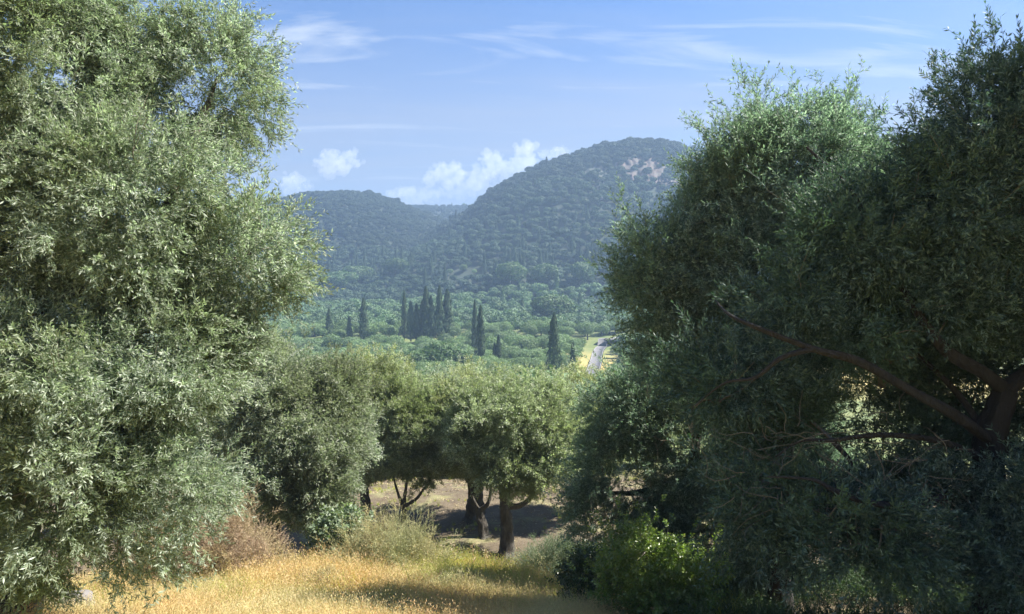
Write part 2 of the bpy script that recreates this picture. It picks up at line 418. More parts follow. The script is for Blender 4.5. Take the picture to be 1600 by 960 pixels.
def crown_points(lobes, rng, n_clump, per, rc, up=.35, droop=0., inner=.0, zmin=None, view=None):
    """lobes: (centre, (rx,ry,rz), weight). Returns clump centres, and spray positions + directions"""
    C = np.array([l[0] for l in lobes], float); R = np.array([l[1] for l in lobes], float)
    W = np.array([(l[2] if len(l) > 2 else 1) * (r[0] * r[1] * r[2]) ** (2 / 3) for l, r in zip(lobes, R)]); W /= W.sum()
    cs, ds = [], []
    tries = 0
    while len(cs) < n_clump and tries < n_clump * 60:
        tries += 1
        k = rng.choice(len(lobes), p=W); d = rand_dirs(1, rng)[0]
        f = rng.uniform(.25, 1.) ** .33
        wob = 1 + .14 * math.sin(4 * d[0] + 3 * d[2] + k) + .10 * math.sin(7 * d[1] - 5 * d[2] + 2 * k)
        p = C[k] + d * R[k] * f * wob
        q = np.linalg.norm((p - C) / R, axis=1); q[k] = 9
        if q.min() < .62: continue
        if zmin is not None and p[2] < zmin(p[0], p[1]) + .25: continue
        if view is not None and not view(p): continue
        if cs and np.min(np.linalg.norm(np.array(cs[-400:]) - p, axis=1)) < rc * .42: continue
        cs.append(p); ds.append(unit((p - C[k]) / R[k]))
    cs = np.array(cs); ds = np.array(ds)
    n = len(cs)
    cnt = np.maximum(3, (per * rng.uniform(.5, 1.4, n)).astype(int)); idx = np.repeat(np.arange(n), cnt)
    off = rand_dirs(len(idx), rng) * (rng.uniform(0, 1, len(idx)) ** .45)[:, None] * rc * rng.uniform(.7, 1.25, n)[idx][:, None]
    off[:, 2] *= .8
    P = cs[idx] + off
    D = ds[idx] * .75 + off / rc * .7 + np.array([0, 0, up]) + rng.normal(size=P.shape) * .35
    D[:, 2] -= droop * rng.uniform(0, 1.4, len(idx))
    return cs, ds, P, D

def shoots(cs, ds, rng, n, sel, length=(.4, .8), step=.16, bias=(0, 0, .8)):
    """feathery shoots standing out of the crown"""
    P, D, ch = [], [], []
    cand = np.where(sel)[0]
    if not len(cand): return np.zeros((0, 3)), np.zeros((0, 3)), []
    for k in rng.choice(cand, n):
        d = unit(ds[k] * .6 + np.array(bias) + rng.normal(size=3) * .3); L = rng.uniform(*length); m = max(2, int(L / step))
        u = np.linspace(0, 1, m)[:, None]; bend = rng.normal(size=3) * .12
        pts = cs[k] + d * (L * u + .1) + bend * u * u
        P.append(pts); D.append(np.tile(d, (m, 1)) + rng.normal(size=(m, 3)) * .3); ch.append((np.vstack([cs[k], pts]), np.linspace(.007, .002, m + 1)))
    return np.vstack(P), np.vstack(D), ch

SUNV = np.array(sun_dir)
SUN_GAPS = [(at(1000, 885, 10.4), .62), (at(1065, 888, 10.4), .62), (at(860, 925, 12.2), .9), (at(740, 935, 12.2), .8), (at(900, 890, 14.2), .7)]
def build_tree(name, base, trunk, limbs, lobes, leafmat, variants, rng, n_clump, per, rc, scale=(.8, 1.15), up=.35, droop=0., n_shoot=0,
               trunk_r=.2, zmin=None, tip=.006, shoot_sel=None, shoot_len=(.4, .8), sides=7, bark=None, limb_r=None):
    """trunk, limbs, lobes in world coordinates; base = the tree's foot"""
    base = np.asarray(base, float)
    lobes = [(l[0], tuple(max(q - rc * .8, q * .45) for q in l[1]), l[2]) for l in lobes]
    root = empty(name, base)
    trunk = curve_pts(trunk, 16); limb_c = [curve_pts(l, 12) for l in limbs]
    cs, ds, P, D = crown_points(lobes, rng, n_clump, per, rc, up, droop, zmin=zmin)
    skel = np.vstack([trunk[len(trunk) // 2:]] + limb_c) if limb_c else trunk
    # branches reach only every third clump, the rest hang from sprays
    tg = cs[rng.permutation(len(cs))[:max(10, int(len(cs) * .45))]]
    arr, chains, load = grow(skel, tg, rng)
    tw = []
    for ch in chains:
        n = load[ch].copy(); n[0] = n[1] if len(n) > 1 else n[0]
        tw.append((arr[ch] - base, np.maximum(tip * np.maximum(n, 1) ** .52, .004)))
    tr = np.linspace(1, .62, len(trunk)) * trunk_r; tr[:5] *= np.array([1.6, 1.4, 1.25, 1.12, 1.05])
    ob('trunk', mesh_np(name + '_trunk', *tubes([(trunk - base, tr)], 20), bark or M_BARK, True), root)
    for i, l in enumerate(limb_c):
        r0 = (limb_r[i] if limb_r else trunk_r * .55)
        ob('limb', mesh_np(name + '_limb', *tubes([(l - base, np.linspace(r0, r0 * .16, len(l)))], 14), bark or M_BARK, True), root)
    if n_shoot:
        sel = shoot_sel(cs, ds) if shoot_sel else ds[:, 2] > .2
        P2, D2, ch2 = shoots(cs, ds, rng, n_shoot, sel, shoot_len)
        P = np.vstack([P, P2]); D = np.vstack([D, D2]); tw += [(c - base, r) for c, r in ch2]
    ob('twigs', mesh_np(name + '_twigs', *tubes(tw, 4), M_TWIG, True), root, kind='stuff')
    for g, rad in SUN_GAPS:                                     # openings cut into the near crowns to let the sun onto the bank
        q = P - g; t_ = q @ SUNV; dist = np.linalg.norm(q - t_[:, None] * SUNV, axis=1); k = (dist > rad * rng.uniform(.8, 1.1, len(P))) | (t_ < .9)
        P, D = P[k], D[k]
    E = eulers_from_z(D, rng)
    m = scatter_mesh(name + '_crown', variants, P - base, E, rng.uniform(*scale, len(P)), rng.integers(0, len(variants), len(P)), [leafmat])
    scatter_obj('crown', m, root)
    return root

rng = np.random.default_rng(5)
V_NEAR = [branchlet(rng) for _ in range(3)]
V_GROVE = [branchlet(rng, length=.42, nside=4, nleaf=9, L=.085, W=.021) for _ in range(3)]

def lobe(x, y, r, Y, ry=None, rd=None, w=1.):
    """an ellipsoid seen as r (half width) x ry (half height) pixels at depth Y; rd its depth radius in metres"""
    c = at(x, y, Y); rx = r_at(r, Y); rz = r_at(ry or r, Y)
    return (c, (rx, rd or rx, rz), w)

# ------------------------------------------------------------------ ground
def build_ground():
    nr, na = 300, 420
    rr = np.concatenate([[0.0], np.geomspace(1.2, 2400, nr)])
    t = np.linspace(-1, 1, na, endpoint=False)
    ang = np.pi * (0.35 * t + 0.65 * t ** 3)                    # finer towards the view
    A, Rr = np.meshgrid(ang, rr)
    X = Rr * np.sin(A); Y = Rr * np.cos(A); Z = height(X, Y)
    V = np.stack([X, Y, Z], 2).reshape(-1, 3)
    i = np.arange(nr)[:, None] * na; j = np.arange(na)[None, :]; k = (j + 1) % na
    F = np.stack([i + j, i + na + j, i + na + k, i + k], 2).reshape(-1, 4)[:, ::-1]
    # straw: dry golden ground (1) against green (0); soil: bare brown earth under the grove
    x, y = X.ravel(), Y.ravel(); r = np.hypot(x, y)
    straw = np.where(y < 17.5, 1., 0.) + np.clip((60 - np.abs(r - 235)) / 60, 0, 1) * np.clip((x - 2) / 20, 0, 1)
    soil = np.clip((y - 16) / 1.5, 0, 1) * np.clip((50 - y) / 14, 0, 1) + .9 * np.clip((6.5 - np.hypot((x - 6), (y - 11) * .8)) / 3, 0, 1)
    rocky = np.clip((r - 300) / 90, 0, 1)
    m = mesh_np('ground', V, F, [], True)
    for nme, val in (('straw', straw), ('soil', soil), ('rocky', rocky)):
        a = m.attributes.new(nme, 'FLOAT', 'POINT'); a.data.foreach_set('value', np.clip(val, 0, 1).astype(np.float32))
    mt, nt, out = new_mat('hillside_ground')
    tc = N(nt, 'ShaderNodeTexCoord')
    def nz(s, d=6): n = N(nt, 'ShaderNodeTexNoise', Scale=s, Detail=d, Roughness=.62); nt.links.new(tc.outputs['Object'], n.inputs['Vector']); return n.outputs[0]
    def at_(n): a = N(nt, 'ShaderNodeAttribute'); a.attribute_name = n; return a.outputs['Fac']
    green = mix_col(nt, ramp(nt, nz(.12), [(.38, 0.), (.62, 1.)]), (.085, .13, .035), (.17, .19, .06))
    gold = mix_col(nt, ramp(nt, nz(.35), [(.35, 0.), (.65, 1.)]), (.42, .31, .11), (.30, .27, .09))
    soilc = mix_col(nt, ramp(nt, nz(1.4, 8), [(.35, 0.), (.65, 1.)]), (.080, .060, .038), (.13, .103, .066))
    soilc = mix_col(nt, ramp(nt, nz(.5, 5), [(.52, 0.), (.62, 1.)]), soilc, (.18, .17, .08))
    rock = mix_col(nt, ramp(nt, nz(.05), [(.45, 0.), (.65, 1.)]), (.022, .036, .020), (.036, .048, .028))
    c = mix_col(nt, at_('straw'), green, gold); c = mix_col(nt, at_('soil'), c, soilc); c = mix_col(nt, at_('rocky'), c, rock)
    fine = nz(22, 4); c = mix_col(nt, math_node(nt, 'MULTIPLY', ramp(nt, fine, [(.4, 0.), (.6, 1.)]), .35), c, mix_col(nt, 1., c, (.55, .5, .45), 'MULTIPLY'))
    p = N(nt, 'ShaderNodeBsdfPrincipled', Roughness=.95); nt.links.new(c, p.inputs['Base Color'])
    bp = N(nt, 'ShaderNodeBump', Strength=.7, Distance=.06); nt.links.new(nz(9, 6), bp.inputs['Height']); nt.links.new(bp.outputs[0], p.inputs['Normal'])
    nt.links.new(p.outputs[0], out.inputs[0]); m.materials.append(mt)
    tag(ob('ground', m), kind='structure')
build_ground()

# ------------------------------------------------------------------ road down in the valley
road_px = [(893, 640), (908, 612), (922, 590), (930, 570), (934, 552), (942, 540), (958, 531), (985, 525), (1030, 521)]
ROAD = curve_pts([hit(*p)[:2].tolist() + [0] for p in road_px], 14); ROAD[:, 2] = 0
def strip_along(path, off, w, lift):
    T = unit(np.gradient(path[:, :2], axis=0)); Nn = np.stack([-T[:, 1], T[:, 0]], 1)
    a = path[:, :2] + Nn * (off - w / 2); b = path[:, :2] + Nn * (off + w / 2)
    mid = path[:, :2]; z = height(mid[:, 0], mid[:, 1]) + lift
    V = np.concatenate([np.c_[a, z], np.c_[b, z]]); n = len(path); i = np.arange(n - 1)
    F = np.stack([i, i + 1, i + 1 + n, i + n], 1)[:, ::-1]
    return V, F
M_ASPH = plain_mat('sun_bleached_asphalt', (.13, .128, .138), nscale=.35, col2=(.10, .098, .107), bump=.2)
M_LINE = plain_mat('road_paint', (.3, .3, .29), nscale=3, amt=.15)
def build_road():
    V, F = strip_along(ROAD, 0, 4.0, .30)
    n = len(V) // 2
    skirtV = np.concatenate([V, V - [0, 0, .6]]); m = 2 * n; i = np.arange(n - 1)
    S1 = np.stack([i, i + m, i + 1 + m, i + 1], 1); S2 = np.stack([i + n, i + n + 1, i + n + 1 + m, i + n + m], 1)
    r = tag(ob('road', mesh_np('road', skirtV, np.concatenate([F, S1, S2]), M_ASPH, False)), kind='structure')
    for s in (-1, 1): ob('edge_line', mesh_np('edge_line', *strip_along(ROAD, s * 1.75, .14, .31), M_LINE), r)
build_road()

# ------------------------------------------------------------------ haze
HAZE = True
def build_haze():
    m = bpy.data.materials.new('haze'); m.use_nodes = True; nt = m.node_tree; nt.nodes.clear()
    out = N(nt, 'ShaderNodeOutputMaterial'); v = N(nt, 'ShaderNodeVolumePrincipled', Density=HAZE_DENSITY, Anisotropy=.2)
    v.inputs['Color'].default_value = (.31, .45, .68, 1); nt.links.new(v.outputs[0], out.inputs['Volume'])
    x0, x1, y0, y1, z0, z1 = -2450, 2450, -2450, 2450, -70, 195
    V = [(x, y, z) for x in (x0, x1) for y in (y0, y1) for z in (z0, z1)]
    F = [(0, 1, 3, 2), (4, 6, 7, 5), (0, 4, 5, 1), (2, 3, 7, 6), (0, 2, 6, 4), (1, 5, 7, 3)]
    return V, F, m

# ------------------------------------------------------------------ the two near olive trees
def near_left():
    Y = 9.0; bx, by = -6.5, 9.3; base = (bx, by, gz(bx, by) - .1)
    r_ = np.random.default_rng(21)
    L = [lobe(40, 90, 190, 9.8, 180), lobe(335, 128, 108, 10.8, 128, w=.9), lobe(190, 60, 90, 10.4, 110), lobe(190, 320, 165, 9.2, 150),
         lobe(385, 405, 98, 9.8, 95), lobe(50, 330, 190, 9.6, 170), lobe(30, 560, 180, 8.4, 120), lobe(250, 560, 150, 9.1, 130),
         lobe(80, 740, 175, 8.0, 110), lobe(262, 755, 105, 8.4, 95), lobe(140, 660, 160, 8.6, 100), lobe(380, 470, 60, 9.7, 60),
         lobe(-150, 300, 220, 9.6, 300), lobe(-160, 700, 200, 9.0, 220), lobe(75, 875, 75, 7.9, 45), lobe(270, 850, 45, 8.2, 45), lobe(170, 850, 45, 8.0, 60), lobe(20, 850, 90, 7.8, 80), lobe(225, 835, 70, 8.1, 60), lobe(110, 800, 110, 7.8, 80)]
    tr = [base, (bx + .15, by, base[2] + 1.2), at(-10, 600, 9.3), at(20, 520, 9.3)]
    limbs = [[at(20, 520, 9.3), at(75, 475, 9.2), at(70, 380, 9.3), at(110, 200, 9.6), at(150, 100, 10)],
             [at(20, 520, 9.3), at(90, 470, 9.3), at(210, 420, 9.4), at(310, 200, 10.3), at(340, 120, 10.7)],
             [at(60, 440, 9.3), at(200, 470, 9.2), at(330, 420, 9.6), at(410, 390, 9.8)],
             [at(-10, 600, 9.3), at(60, 640, 8.9), at(180, 690, 8.6), at(270, 750, 8.4)],
             [at(-10, 600, 9.3), at(20, 690, 8.6), at(80, 760, 8.1)],
             [at(20, 520, 9.3), at(-80, 380, 9.5), at(-150, 250, 9.6)]]
    t = build_tree('olive_tree', base, tr, limbs, L, M_OLIVE_L, V_NEAR, r_, 900, 22, .36, (.8, 1.2), up=.15, droop=.55, n_shoot=260, trunk_r=.27,
                   zmin=height, shoot_len=(.3, .6), shoot_sel=lambda c, d: np.ones(len(c), bool), limb_r=[.13, .12, .10, .09, .08, .13])
    tag(t, 'tall silvery olive tree filling the left side, its sprays hanging to the golden grass', 'olive tree')
near_left()

def near_right():
    bx, by = 5.95, 9.0; base = (bx, by, gz(bx, by) - .1)
    r_ = np.random.default_rng(33)
    L = [lobe(1340, 370, 110, 9.3, 90), lobe(1555, 225, 115, 9.0, 140), lobe(1500, 330, 130, 9.0, 110),
         lobe(1430, 430, 160, 9.6, 120, 1.1),
         lobe(1240, 470, 110, 9.4, 60, w=.6), lobe(1350, 600, 130, 10.4, 80, .7, w=.7), lobe(1220, 640, 110, 9.6, 80, .8, w=.8), lobe(1440, 800, 130, 8.6, 90, w=.8), lobe(1500, 600, 130, 10.2, 130, .6), lobe(1330, 520, 110, 9.0, 50, .7, w=.5), lobe(1420, 700, 80, 9.6, 60, .6, w=.6), lobe(1150, 600, 110, 9.3, 70, .8), lobe(1620, 800, 100, 8.2, 90),
         lobe(1330, 830, 150, 7.8, 90, w=.8), lobe(1700, 350, 170, 9.0, 260), lobe(1740, 780, 110, 8.6, 200), lobe(1560, 450, 110, 9.2, 80), lobe(1200, 800, 90, 8.3, 90),
         lobe(1790, 560, 130, 9.2, 240), lobe(1620, 880, 120, 7.8, 80)]
    f1 = at(1548, 690, 9.0); f2 = at(1572, 610, 9.0)
    tr = [base, at(1552, 900, 9.0), at(1545, 770, 9.0), f1, at(1560, 650, 9.0), f2]
    limbs = [[f2, at(1530, 580, 8.9), at(1480, 550, 8.8), at(1440, 500, 8.8), at(1400, 430, 8.9), at(1330, 300, 9.3), at(1260, 230, 9.8)],
             [f2, at(1620, 560, 9.0), at(1640, 430, 9.0), at(1590, 250, 9.0)],
             [f1, at(1500, 655, 8.5), at(1430, 615, 8.2), at(1340, 565, 8.0), at(1270, 545, 8.0), at(1190, 515, 8.1), at(1140, 492, 8.5), at(1118, 470, 9.3)],
             [at(1270, 545, 8.0), at(1220, 560, 8.0), at(1180, 590, 8.1), at(1130, 600, 8.3), at(1080, 640, 8.6)],
             [at(1300, 688, 8.45), at(1330, 730, 8.2), at(1290, 775, 8.1), at(1300, 810, 8.1), at(1330, 825, 8.1)],
             [at(1545, 720, 9.0), at(1470, 690, 8.5), at(1380, 680, 8.2), at(1300, 688, 8.1), at(1250, 690, 8.1), at(1210, 715, 8.1)],
             [at(1548, 740, 9.0), at(1470, 780, 8.2), at(1385, 790, 7.5), at(1310, 770, 7.4), at(1270, 750, 7.4), at(1200, 745, 7.4)],
             [f1, at(1600, 712, 8.9), at(1680, 740, 8.8)],
             [f1, at(1500, 620, 9.3), at(1440, 560, 9.5), at(1330, 470, 9.8), at(1240, 400, 10.0)]]
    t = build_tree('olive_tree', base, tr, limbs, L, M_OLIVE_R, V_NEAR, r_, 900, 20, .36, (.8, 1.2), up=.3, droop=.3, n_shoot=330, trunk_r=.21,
                   zmin=height, shoot_len=(.25, .6), shoot_sel=lambda c, d: (c[:, 2] > 0) | (d[:, 0] < 0), bark=M_BARK_SHADE, limb_r=[.09, .11, .065, .035, .03, .045, .055, .10, .05])
    # bare dead twigs tangled below the long limbs
    tw = []
    for k in range(130):
        x, y = r_.choice([(1290, 760), (1250, 700), (1340, 780), (1310, 790), (1420, 720), (1200, 750)]); d = unit(np.array([r_.normal() - .6, r_.normal() * .5, r_.normal() * .6 - .35]))
        p = at(x + r_.normal() * 45, y + r_.normal() * 25, 8.1 + r_.normal() * .25); n = 7; L_ = r_.uniform(.3, .9)
        w = np.cumsum(r_.normal(size=(n, 3)) * .22, 0); pts = p + np.cumsum(unit(d + w) * L_ / n, 0)
        tw.append((pts - base, np.linspace(.0045, .002, n)))
    ob('dead_twigs', mesh_np('dead_twigs', *tubes(tw, 4), M_DEAD, True), t, kind='stuff')
    tag(t, 'big dark olive tree on the right with forked black trunk and long bare limbs', 'olive tree')
near_right()

def near_right_mid():
    bx, by = 4.75, 12.6; base = (bx, by, gz(bx, by) - .1)
    r_ = np.random.default_rng(37)
    L = [lobe(1250, 275, 125, 12.2, 105), lobe(1150, 330, 85, 12.2, 100), lobe(1045, 400, 85, 12.0, 72), lobe(1022, 462, 66, 11.9, 62), lobe(1045, 548, 58, 12.0, 58), lobe(1205, 420, 150, 12.0, 110),
         lobe(1120, 520, 110, 12.1, 80), lobe(1340, 330, 90, 12.4, 110), lobe(1350, 480, 130, 12.6, 110), lobe(1200, 590, 110, 12.5, 80), lobe(1170, 220, 50, 12.2, 45)]
    f = at(1230, 640, 12.5)
    tr = [base, (bx - .1, by, base[2] + 1.3), f]
    limbs = [[f, at(1210, 500, 12.3), at(1240, 380, 12.2), at(1250, 280, 12.2)], [f, at(1170, 540, 12.2), at(1110, 460, 12.1), at(1050, 410, 12.0)], [f, at(1280, 520, 12.5), at(1330, 380, 12.5)], [f, at(1120, 590, 12.1), at(1060, 560, 12.0)]]
    t = build_tree('olive_tree', base, tr, limbs, L, M_OLIVE_RM, V_NEAR, r_, 640, 20, .38, (.85, 1.25), up=.45, droop=.2, n_shoot=420, trunk_r=.2, bark=M_BARK_SHADE,
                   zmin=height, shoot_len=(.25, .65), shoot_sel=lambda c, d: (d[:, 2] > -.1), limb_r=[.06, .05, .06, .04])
    tag(t, 'feathery blue-silver olive lit at its top, just left of the dark right tree', 'olive tree')
near_right_mid()

def near_right_low():
    bx, by = 3.4, 14.6; base = (bx, by, gz(bx, by) - .1)
    r_ = np.random.default_rng(41)
    L = [lobe(1015, 650, 105, 14, 85), lobe(985, 745, 110, 13.8, 90), lobe(1100, 700, 130, 13.9, 110), lobe(960, 815, 90, 13.6, 60), lobe(1120, 830, 120, 13.8, 80), lobe(1210, 720, 120, 14.2, 120), lobe(1070, 585, 80, 14, 60)]
    c = at(1080, 700, 14.2)
    tr = [base, (bx, by, base[2] + 1.0), (c[0], c[1], c[2] - .6)]
    limbs = [[tr[-1], at(1030, 690, 14.1), at(990, 640, 14)], [tr[-1], at(1100, 640, 14.1), at(1150, 600, 14.1)], [tr[-1], at(1000, 770, 13.8), at(940, 770, 13.7)]]
    t = build_tree('olive_tree', base, tr, limbs, L, M_OLIVE_RM, V_NEAR, r_, 420, 18, .42, (.9, 1.25), up=.2, droop=.45, n_shoot=120, trunk_r=.18, zmin=height)
    tag(t, 'low bushy dark olive tree between the golden grass and the big right tree', 'olive tree')
near_right_low()

def added_shade_tree():
    # an unseen olive added beyond the right edge to keep the right tree shaded
    base = (11.2, 8.8, gz(11.2, 8.8) - .1); b = np.array(base); r_ = np.random.default_rng(43)
    L = [(b + v, r, 1.) for v, r in (((-.5, 0, 6), (3.3, 3, 2.8)), ((-.4, 0, 9.6), (3.0, 3.2, 2.6)), ((-1.2, -1.5, 3.6), (2.2, 2, 1.8)), ((-.8, -1.8, 7.5), (2.4, 2.2, 2.2)), ((-.8, 2., 7.), (2.4, 2.2, 2.2)), ((1, 1, 4), (2.5, 2.5, 2)))]
    t = build_tree('olive_tree', base, [b, b + (.1, 0, 1.2), b + (-.1, 0, 2.6)], [[b + (-.1, 0, 2.6), b + (-1, 0, 4.4), b + (-1.3, 0, 6.5)], [b + (-.1, 0, 2.6), b + (.8, .2, 4.8), b + (.6, 0, 8)]],
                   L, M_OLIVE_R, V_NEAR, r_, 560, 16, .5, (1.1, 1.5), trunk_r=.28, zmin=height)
    tag(t, 'tall unseen olive tree added beyond the right edge to shade the big dark one', 'olive tree')
added_shade_tree()

# ------------------------------------------------------------------ olive grove on the terrace below
GROUP_GROVE = 'olive trees of the grove on the terrace below'
def grove_tree(label, foot, crown_px, Y, trunk_px, limbs_px, seed, n_clump=230, per=20, rc=.36, trunk_r=.17, w=None, mat=None, nshoot=60):
    f = hit(*foot) if Y is None else at(foot[0], foot[1], Y)
    f = np.array([f[0], f[1], gz(f[0], f[1]) - .08]); Yd = f[1]
    r_ = np.random.default_rng(seed)
    L = [lobe(c[0], c[1] + (14 if c[1] < 680 else -8), c[2], Yd + (c[4] if len(c) > 4 else 0), c[3]) for c in crown_px]
    tr = [f] + [at(x, y, Yd + .05) for x, y in trunk_px]
    li = [[tr[-1]] + [at(x, y, Yd + dd) for x, y, dd in l] for l in limbs_px]
    t = build_tree('olive_tree', f, tr, li, L, (M_OLIVE_G, M_OLIVE_G2, M_OLIVE_G3)[seed % 3], V_GROVE, r_, n_clump, per, rc, (.85, 1.25), up=.25, droop=.35, n_shoot=nshoot * 2, trunk_r=trunk_r, zmin=height, sides=6, shoot_len=(.3, .65))
    return tag(t, label, 'olive tree', GROUP_GROVE)
grove_tree('olive tree in the grove with a thick forked trunk and one limb leaning right', (790, 868), [(800, 640, 95, 62), (760, 680, 62, 60, -.8), (850, 690, 60, 70, -.3), (800, 735, 70, 45, -.6), (870, 640, 50, 55, .4)], None,
           [(792, 820), (788, 790)], [[(782, 740, 0), (770, 680, 0), (760, 640, 0)], [(812, 790, .1), (835, 770, .2), (850, 720, .2)], [(800, 740, -.2), (815, 690, -.3), (830, 640, 0)]], 51, trunk_r=.24)
grove_tree('olive tree with a slim forked trunk just left of the thick forked one', (757, 838), [(745, 640, 75, 60), (735, 700, 50, 55), (720, 620, 50, 40)], None,
           [(752, 815), (748, 800)], [[(735, 770, 0), (728, 720, 0)], [(765, 780, 0), (768, 720, 0)]], 52, n_clump=150, trunk_r=.19)
grove_tree('olive tree with a broad black flared trunk, back row of the grove', (741, 811), [(735, 630, 90, 55), (690, 650, 50, 50)], None,
           [(742, 785), (745, 760)], [[(725, 735, 0), (715, 690, 0)], [(760, 730, 0), (775, 690, 0)]], 53, n_clump=160, trunk_r=.38)
grove_tree('olive tree on a thin trunk that forks low, in the sunny gap of the grove', (630, 842), [(640, 640, 78, 62), (620, 700, 52, 50, -.5), (680, 690, 48, 55, -.4), (650, 730, 40, 35), (600, 640, 50, 60, .5)], None,
           [(632, 805), (630, 792)], [[(620, 765, 0), (608, 720, 0)], [(650, 780, 0), (665, 760, 0), (685, 730, 0)], [(636, 750, 0), (640, 700, 0)]], 54, n_clump=200, trunk_r=.13)
grove_tree('olive tree with a leaning brown trunk at the left end of the sunny gap', (566, 838), [(575, 660, 58, 72), (590, 600, 60, 50, .5), (560, 720, 36, 45, -.4)], None,
           [(572, 800), (570, 765)], [[(560, 730, 0), (555, 680, 0)], [(585, 720, 0), (595, 660, 0)]], 55, n_clump=180, trunk_r=.22)
grove_tree('wide low olive tree with sprays to the ground behind the tall left tree', (430, 872), [(465, 650, 115, 90), (430, 740, 90, 80, -.6), (490, 770, 60, 70, -.8), (390, 640, 70, 70, .4), (520, 600, 55, 45, .3), (520, 700, 45, 60, -.3), (380, 780, 50, 50, -.4)], 18.5,
           [(428, 820), (432, 780)], [[(400, 720, 0), (380, 660, 0)], [(455, 720, 0), (480, 650, 0)], [(440, 730, 0), (440, 640, 0)]], 56, n_clump=330, trunk_r=.22)
grove_tree('olive tree with a rounded top rising behind the tall left tree', (372, 795), [(390, 560, 80, 60), (430, 600, 60, 50), (350, 640, 70, 70)], 28,
           [(375, 760), (380, 720)], [[(370, 660, 0), (365, 610, 0)], [(400, 660, 0), (420, 610, 0)]], 57, n_clump=200, trunk_r=.2)
grove_tree('olive tree half hidden by the dark bushy olive on the right of the grove', (905, 812), [(910, 650, 70, 70), (880, 700, 40, 55)], 28,
           [(905, 780), (900, 750)], [[(885, 700, 0), (880, 660, 0)], [(925, 710, 0), (935, 660, 0)]], 58, n_clump=160, trunk_r=.2)
# second row behind
proto = None
row = [(500, 39, 1.0), (560, 43, 1.05), (615, 38, .95), (672, 42, 1.0), (728, 46, 1.1), (780, 40, 1.0), (838, 43, 1.05), (890, 47, .95), (440, 44, 1.05), (950, 42, 1.0), (1010, 46, 1.0), (640, 52, 1.0), (540, 54, 1.1), (760, 55, .95)]
names2 = ['leftmost but one', 'left', 'left of centre', 'centre']
place = ['above the leftmost grove trunks', 'above the leaning brown trunk', 'left of the thin forked trunk', 'above the sunny gap', 'behind the broad flared trunk', 'behind the thick forked trunk', 'right of the thick forked trunk', 'left of the low dark right olive',
         'beside the tall left olive', 'behind the low dark right olive', 'deep behind the big right olive', 'farthest back above the sunny gap', 'farthest back above the leaning brown trunk', 'farthest back above the broad flared trunk']
for i, (px, Y, s) in enumerate(row):
    x = (px - 800) / FPX * Y
    if proto is None:
        b = np.array([x, Y, gz(x, Y) - .05]); r_ = np.random.default_rng(61)
        L = [(b + v, r, 1.) for v, r in (((0, 0, 4.4), (2.3, 2.3, 1.7)), ((-1.3, .2, 3.4), (1.4, 1.5, 1.3)), ((1.4, -.3, 3.5), (1.4, 1.4, 1.3)), ((.2, -1.2, 3.0), (1.5, 1.2, 1.3)), ((.3, 1.1, 3.6), (1.5, 1.3, 1.3)))]
        proto = build_tree('olive_tree', b, [b, b + (.1, 0, .7), b + (0, 0, 1.5)], [[b + (0, 0, 1.5), b + (-.8, 0, 2.6), b + (-1.1, 0, 3.8)], [b + (0, 0, 1.5), b + (.7, .1, 2.7), b + (1.0, 0, 4.0)], [b + (0, 0, 1.5), b + (0, -.5, 2.6), b + (.1, -.8, 3.6)]],
                           L, M_OLIVE_G, V_GROVE, r_, 230, 22, .42, (1.0, 1.4), n_shoot=70, trunk_r=.2, shoot_len=(.25, .5))
        t = proto
    else:
        t = copy_tree(proto)
    t.location = (x, Y, gz(x, Y) - .05); t.rotation_euler = (0, 0, i * 2.1); sz = (-.170 * Y - gz(x, Y)) / 6.35 * (1 + .05 * math.sin(i * 3)) * (.9 if px > 870 else 1); t.scale = (s, s, sz)
    lab = ('sunlit olive crown of the second row ' + place[i]) if i < len(place) else 'sunlit olive crown in the rows behind the grove'
    tag(t, lab, 'olive tree', 'olive crowns of the rows behind the grove')

# ------------------------------------------------------------------ valley trees: leafy crowns made of many small faces
def leafy(rng, lobes, n, L, W, up=.2, out=.8):
    C = np.array([l[0] for l in lobes], float); R = np.array([l[1] for l in lobes], float)
    w = (R.prod(1)) ** (2 / 3); w /= w.sum()
    k = rng.choice(len(C), n * 2, p=w); d = rand_dirs(n * 2, rng)
    lump = 1 + .16 * np.sin(5 * d[:, 0] + 4 * d[:, 2] + k) * np.cos(6 * d[:, 1] + 2 * k)
    P = C[k] + d * R[k] * ((rng.uniform(.35, 1, n * 2) ** .4) * lump)[:, None]
    q = np.linalg.norm((P[:, None, :] - C[None]) / R[None], axis=2); q[np.arange(len(q)), k] = 9
    ok = q.min(1) > .7; P = P[ok][:n]; d = d[ok][:n]; n = len(P)
    N_ = unit(d * out + rng.normal(size=(n, 3)) * .45)                # facing mostly outward
    T = unit(np.cross(N_, rand_dirs(n, rng))); B = np.cross(N_, T)
    s = rng.uniform(.6, 1.3, n)[:, None]
    V = np.stack([P - T * L * s * .5, P + B * W * s * .5, P + T * L * s * .5, P - B * W * s * .5], 1).reshape(-1, 3)
    i = np.arange(n)[:, None] * 4
    F = np.concatenate([i + [0, 1, 2], i + [0, 2, 3]], 1).reshape(-1, 3)
    return V, F
def rand_lobes(rng, h, r, n):
    L = [((0, 0, h * .62), (r * .72, r * .72, h * .30))]
    for i in range(n):
        a = i * 6.28 / n + rng.uniform(-.4, .4); q = rng.uniform(.42, .6) * r
        L.append(((math.cos(a) * q, math.sin(a) * q, h * rng.uniform(.42, .68)), (r * rng.uniform(.38, .55), r * rng.uniform(.38, .55), h * rng.uniform(.18, .27))))
    return L
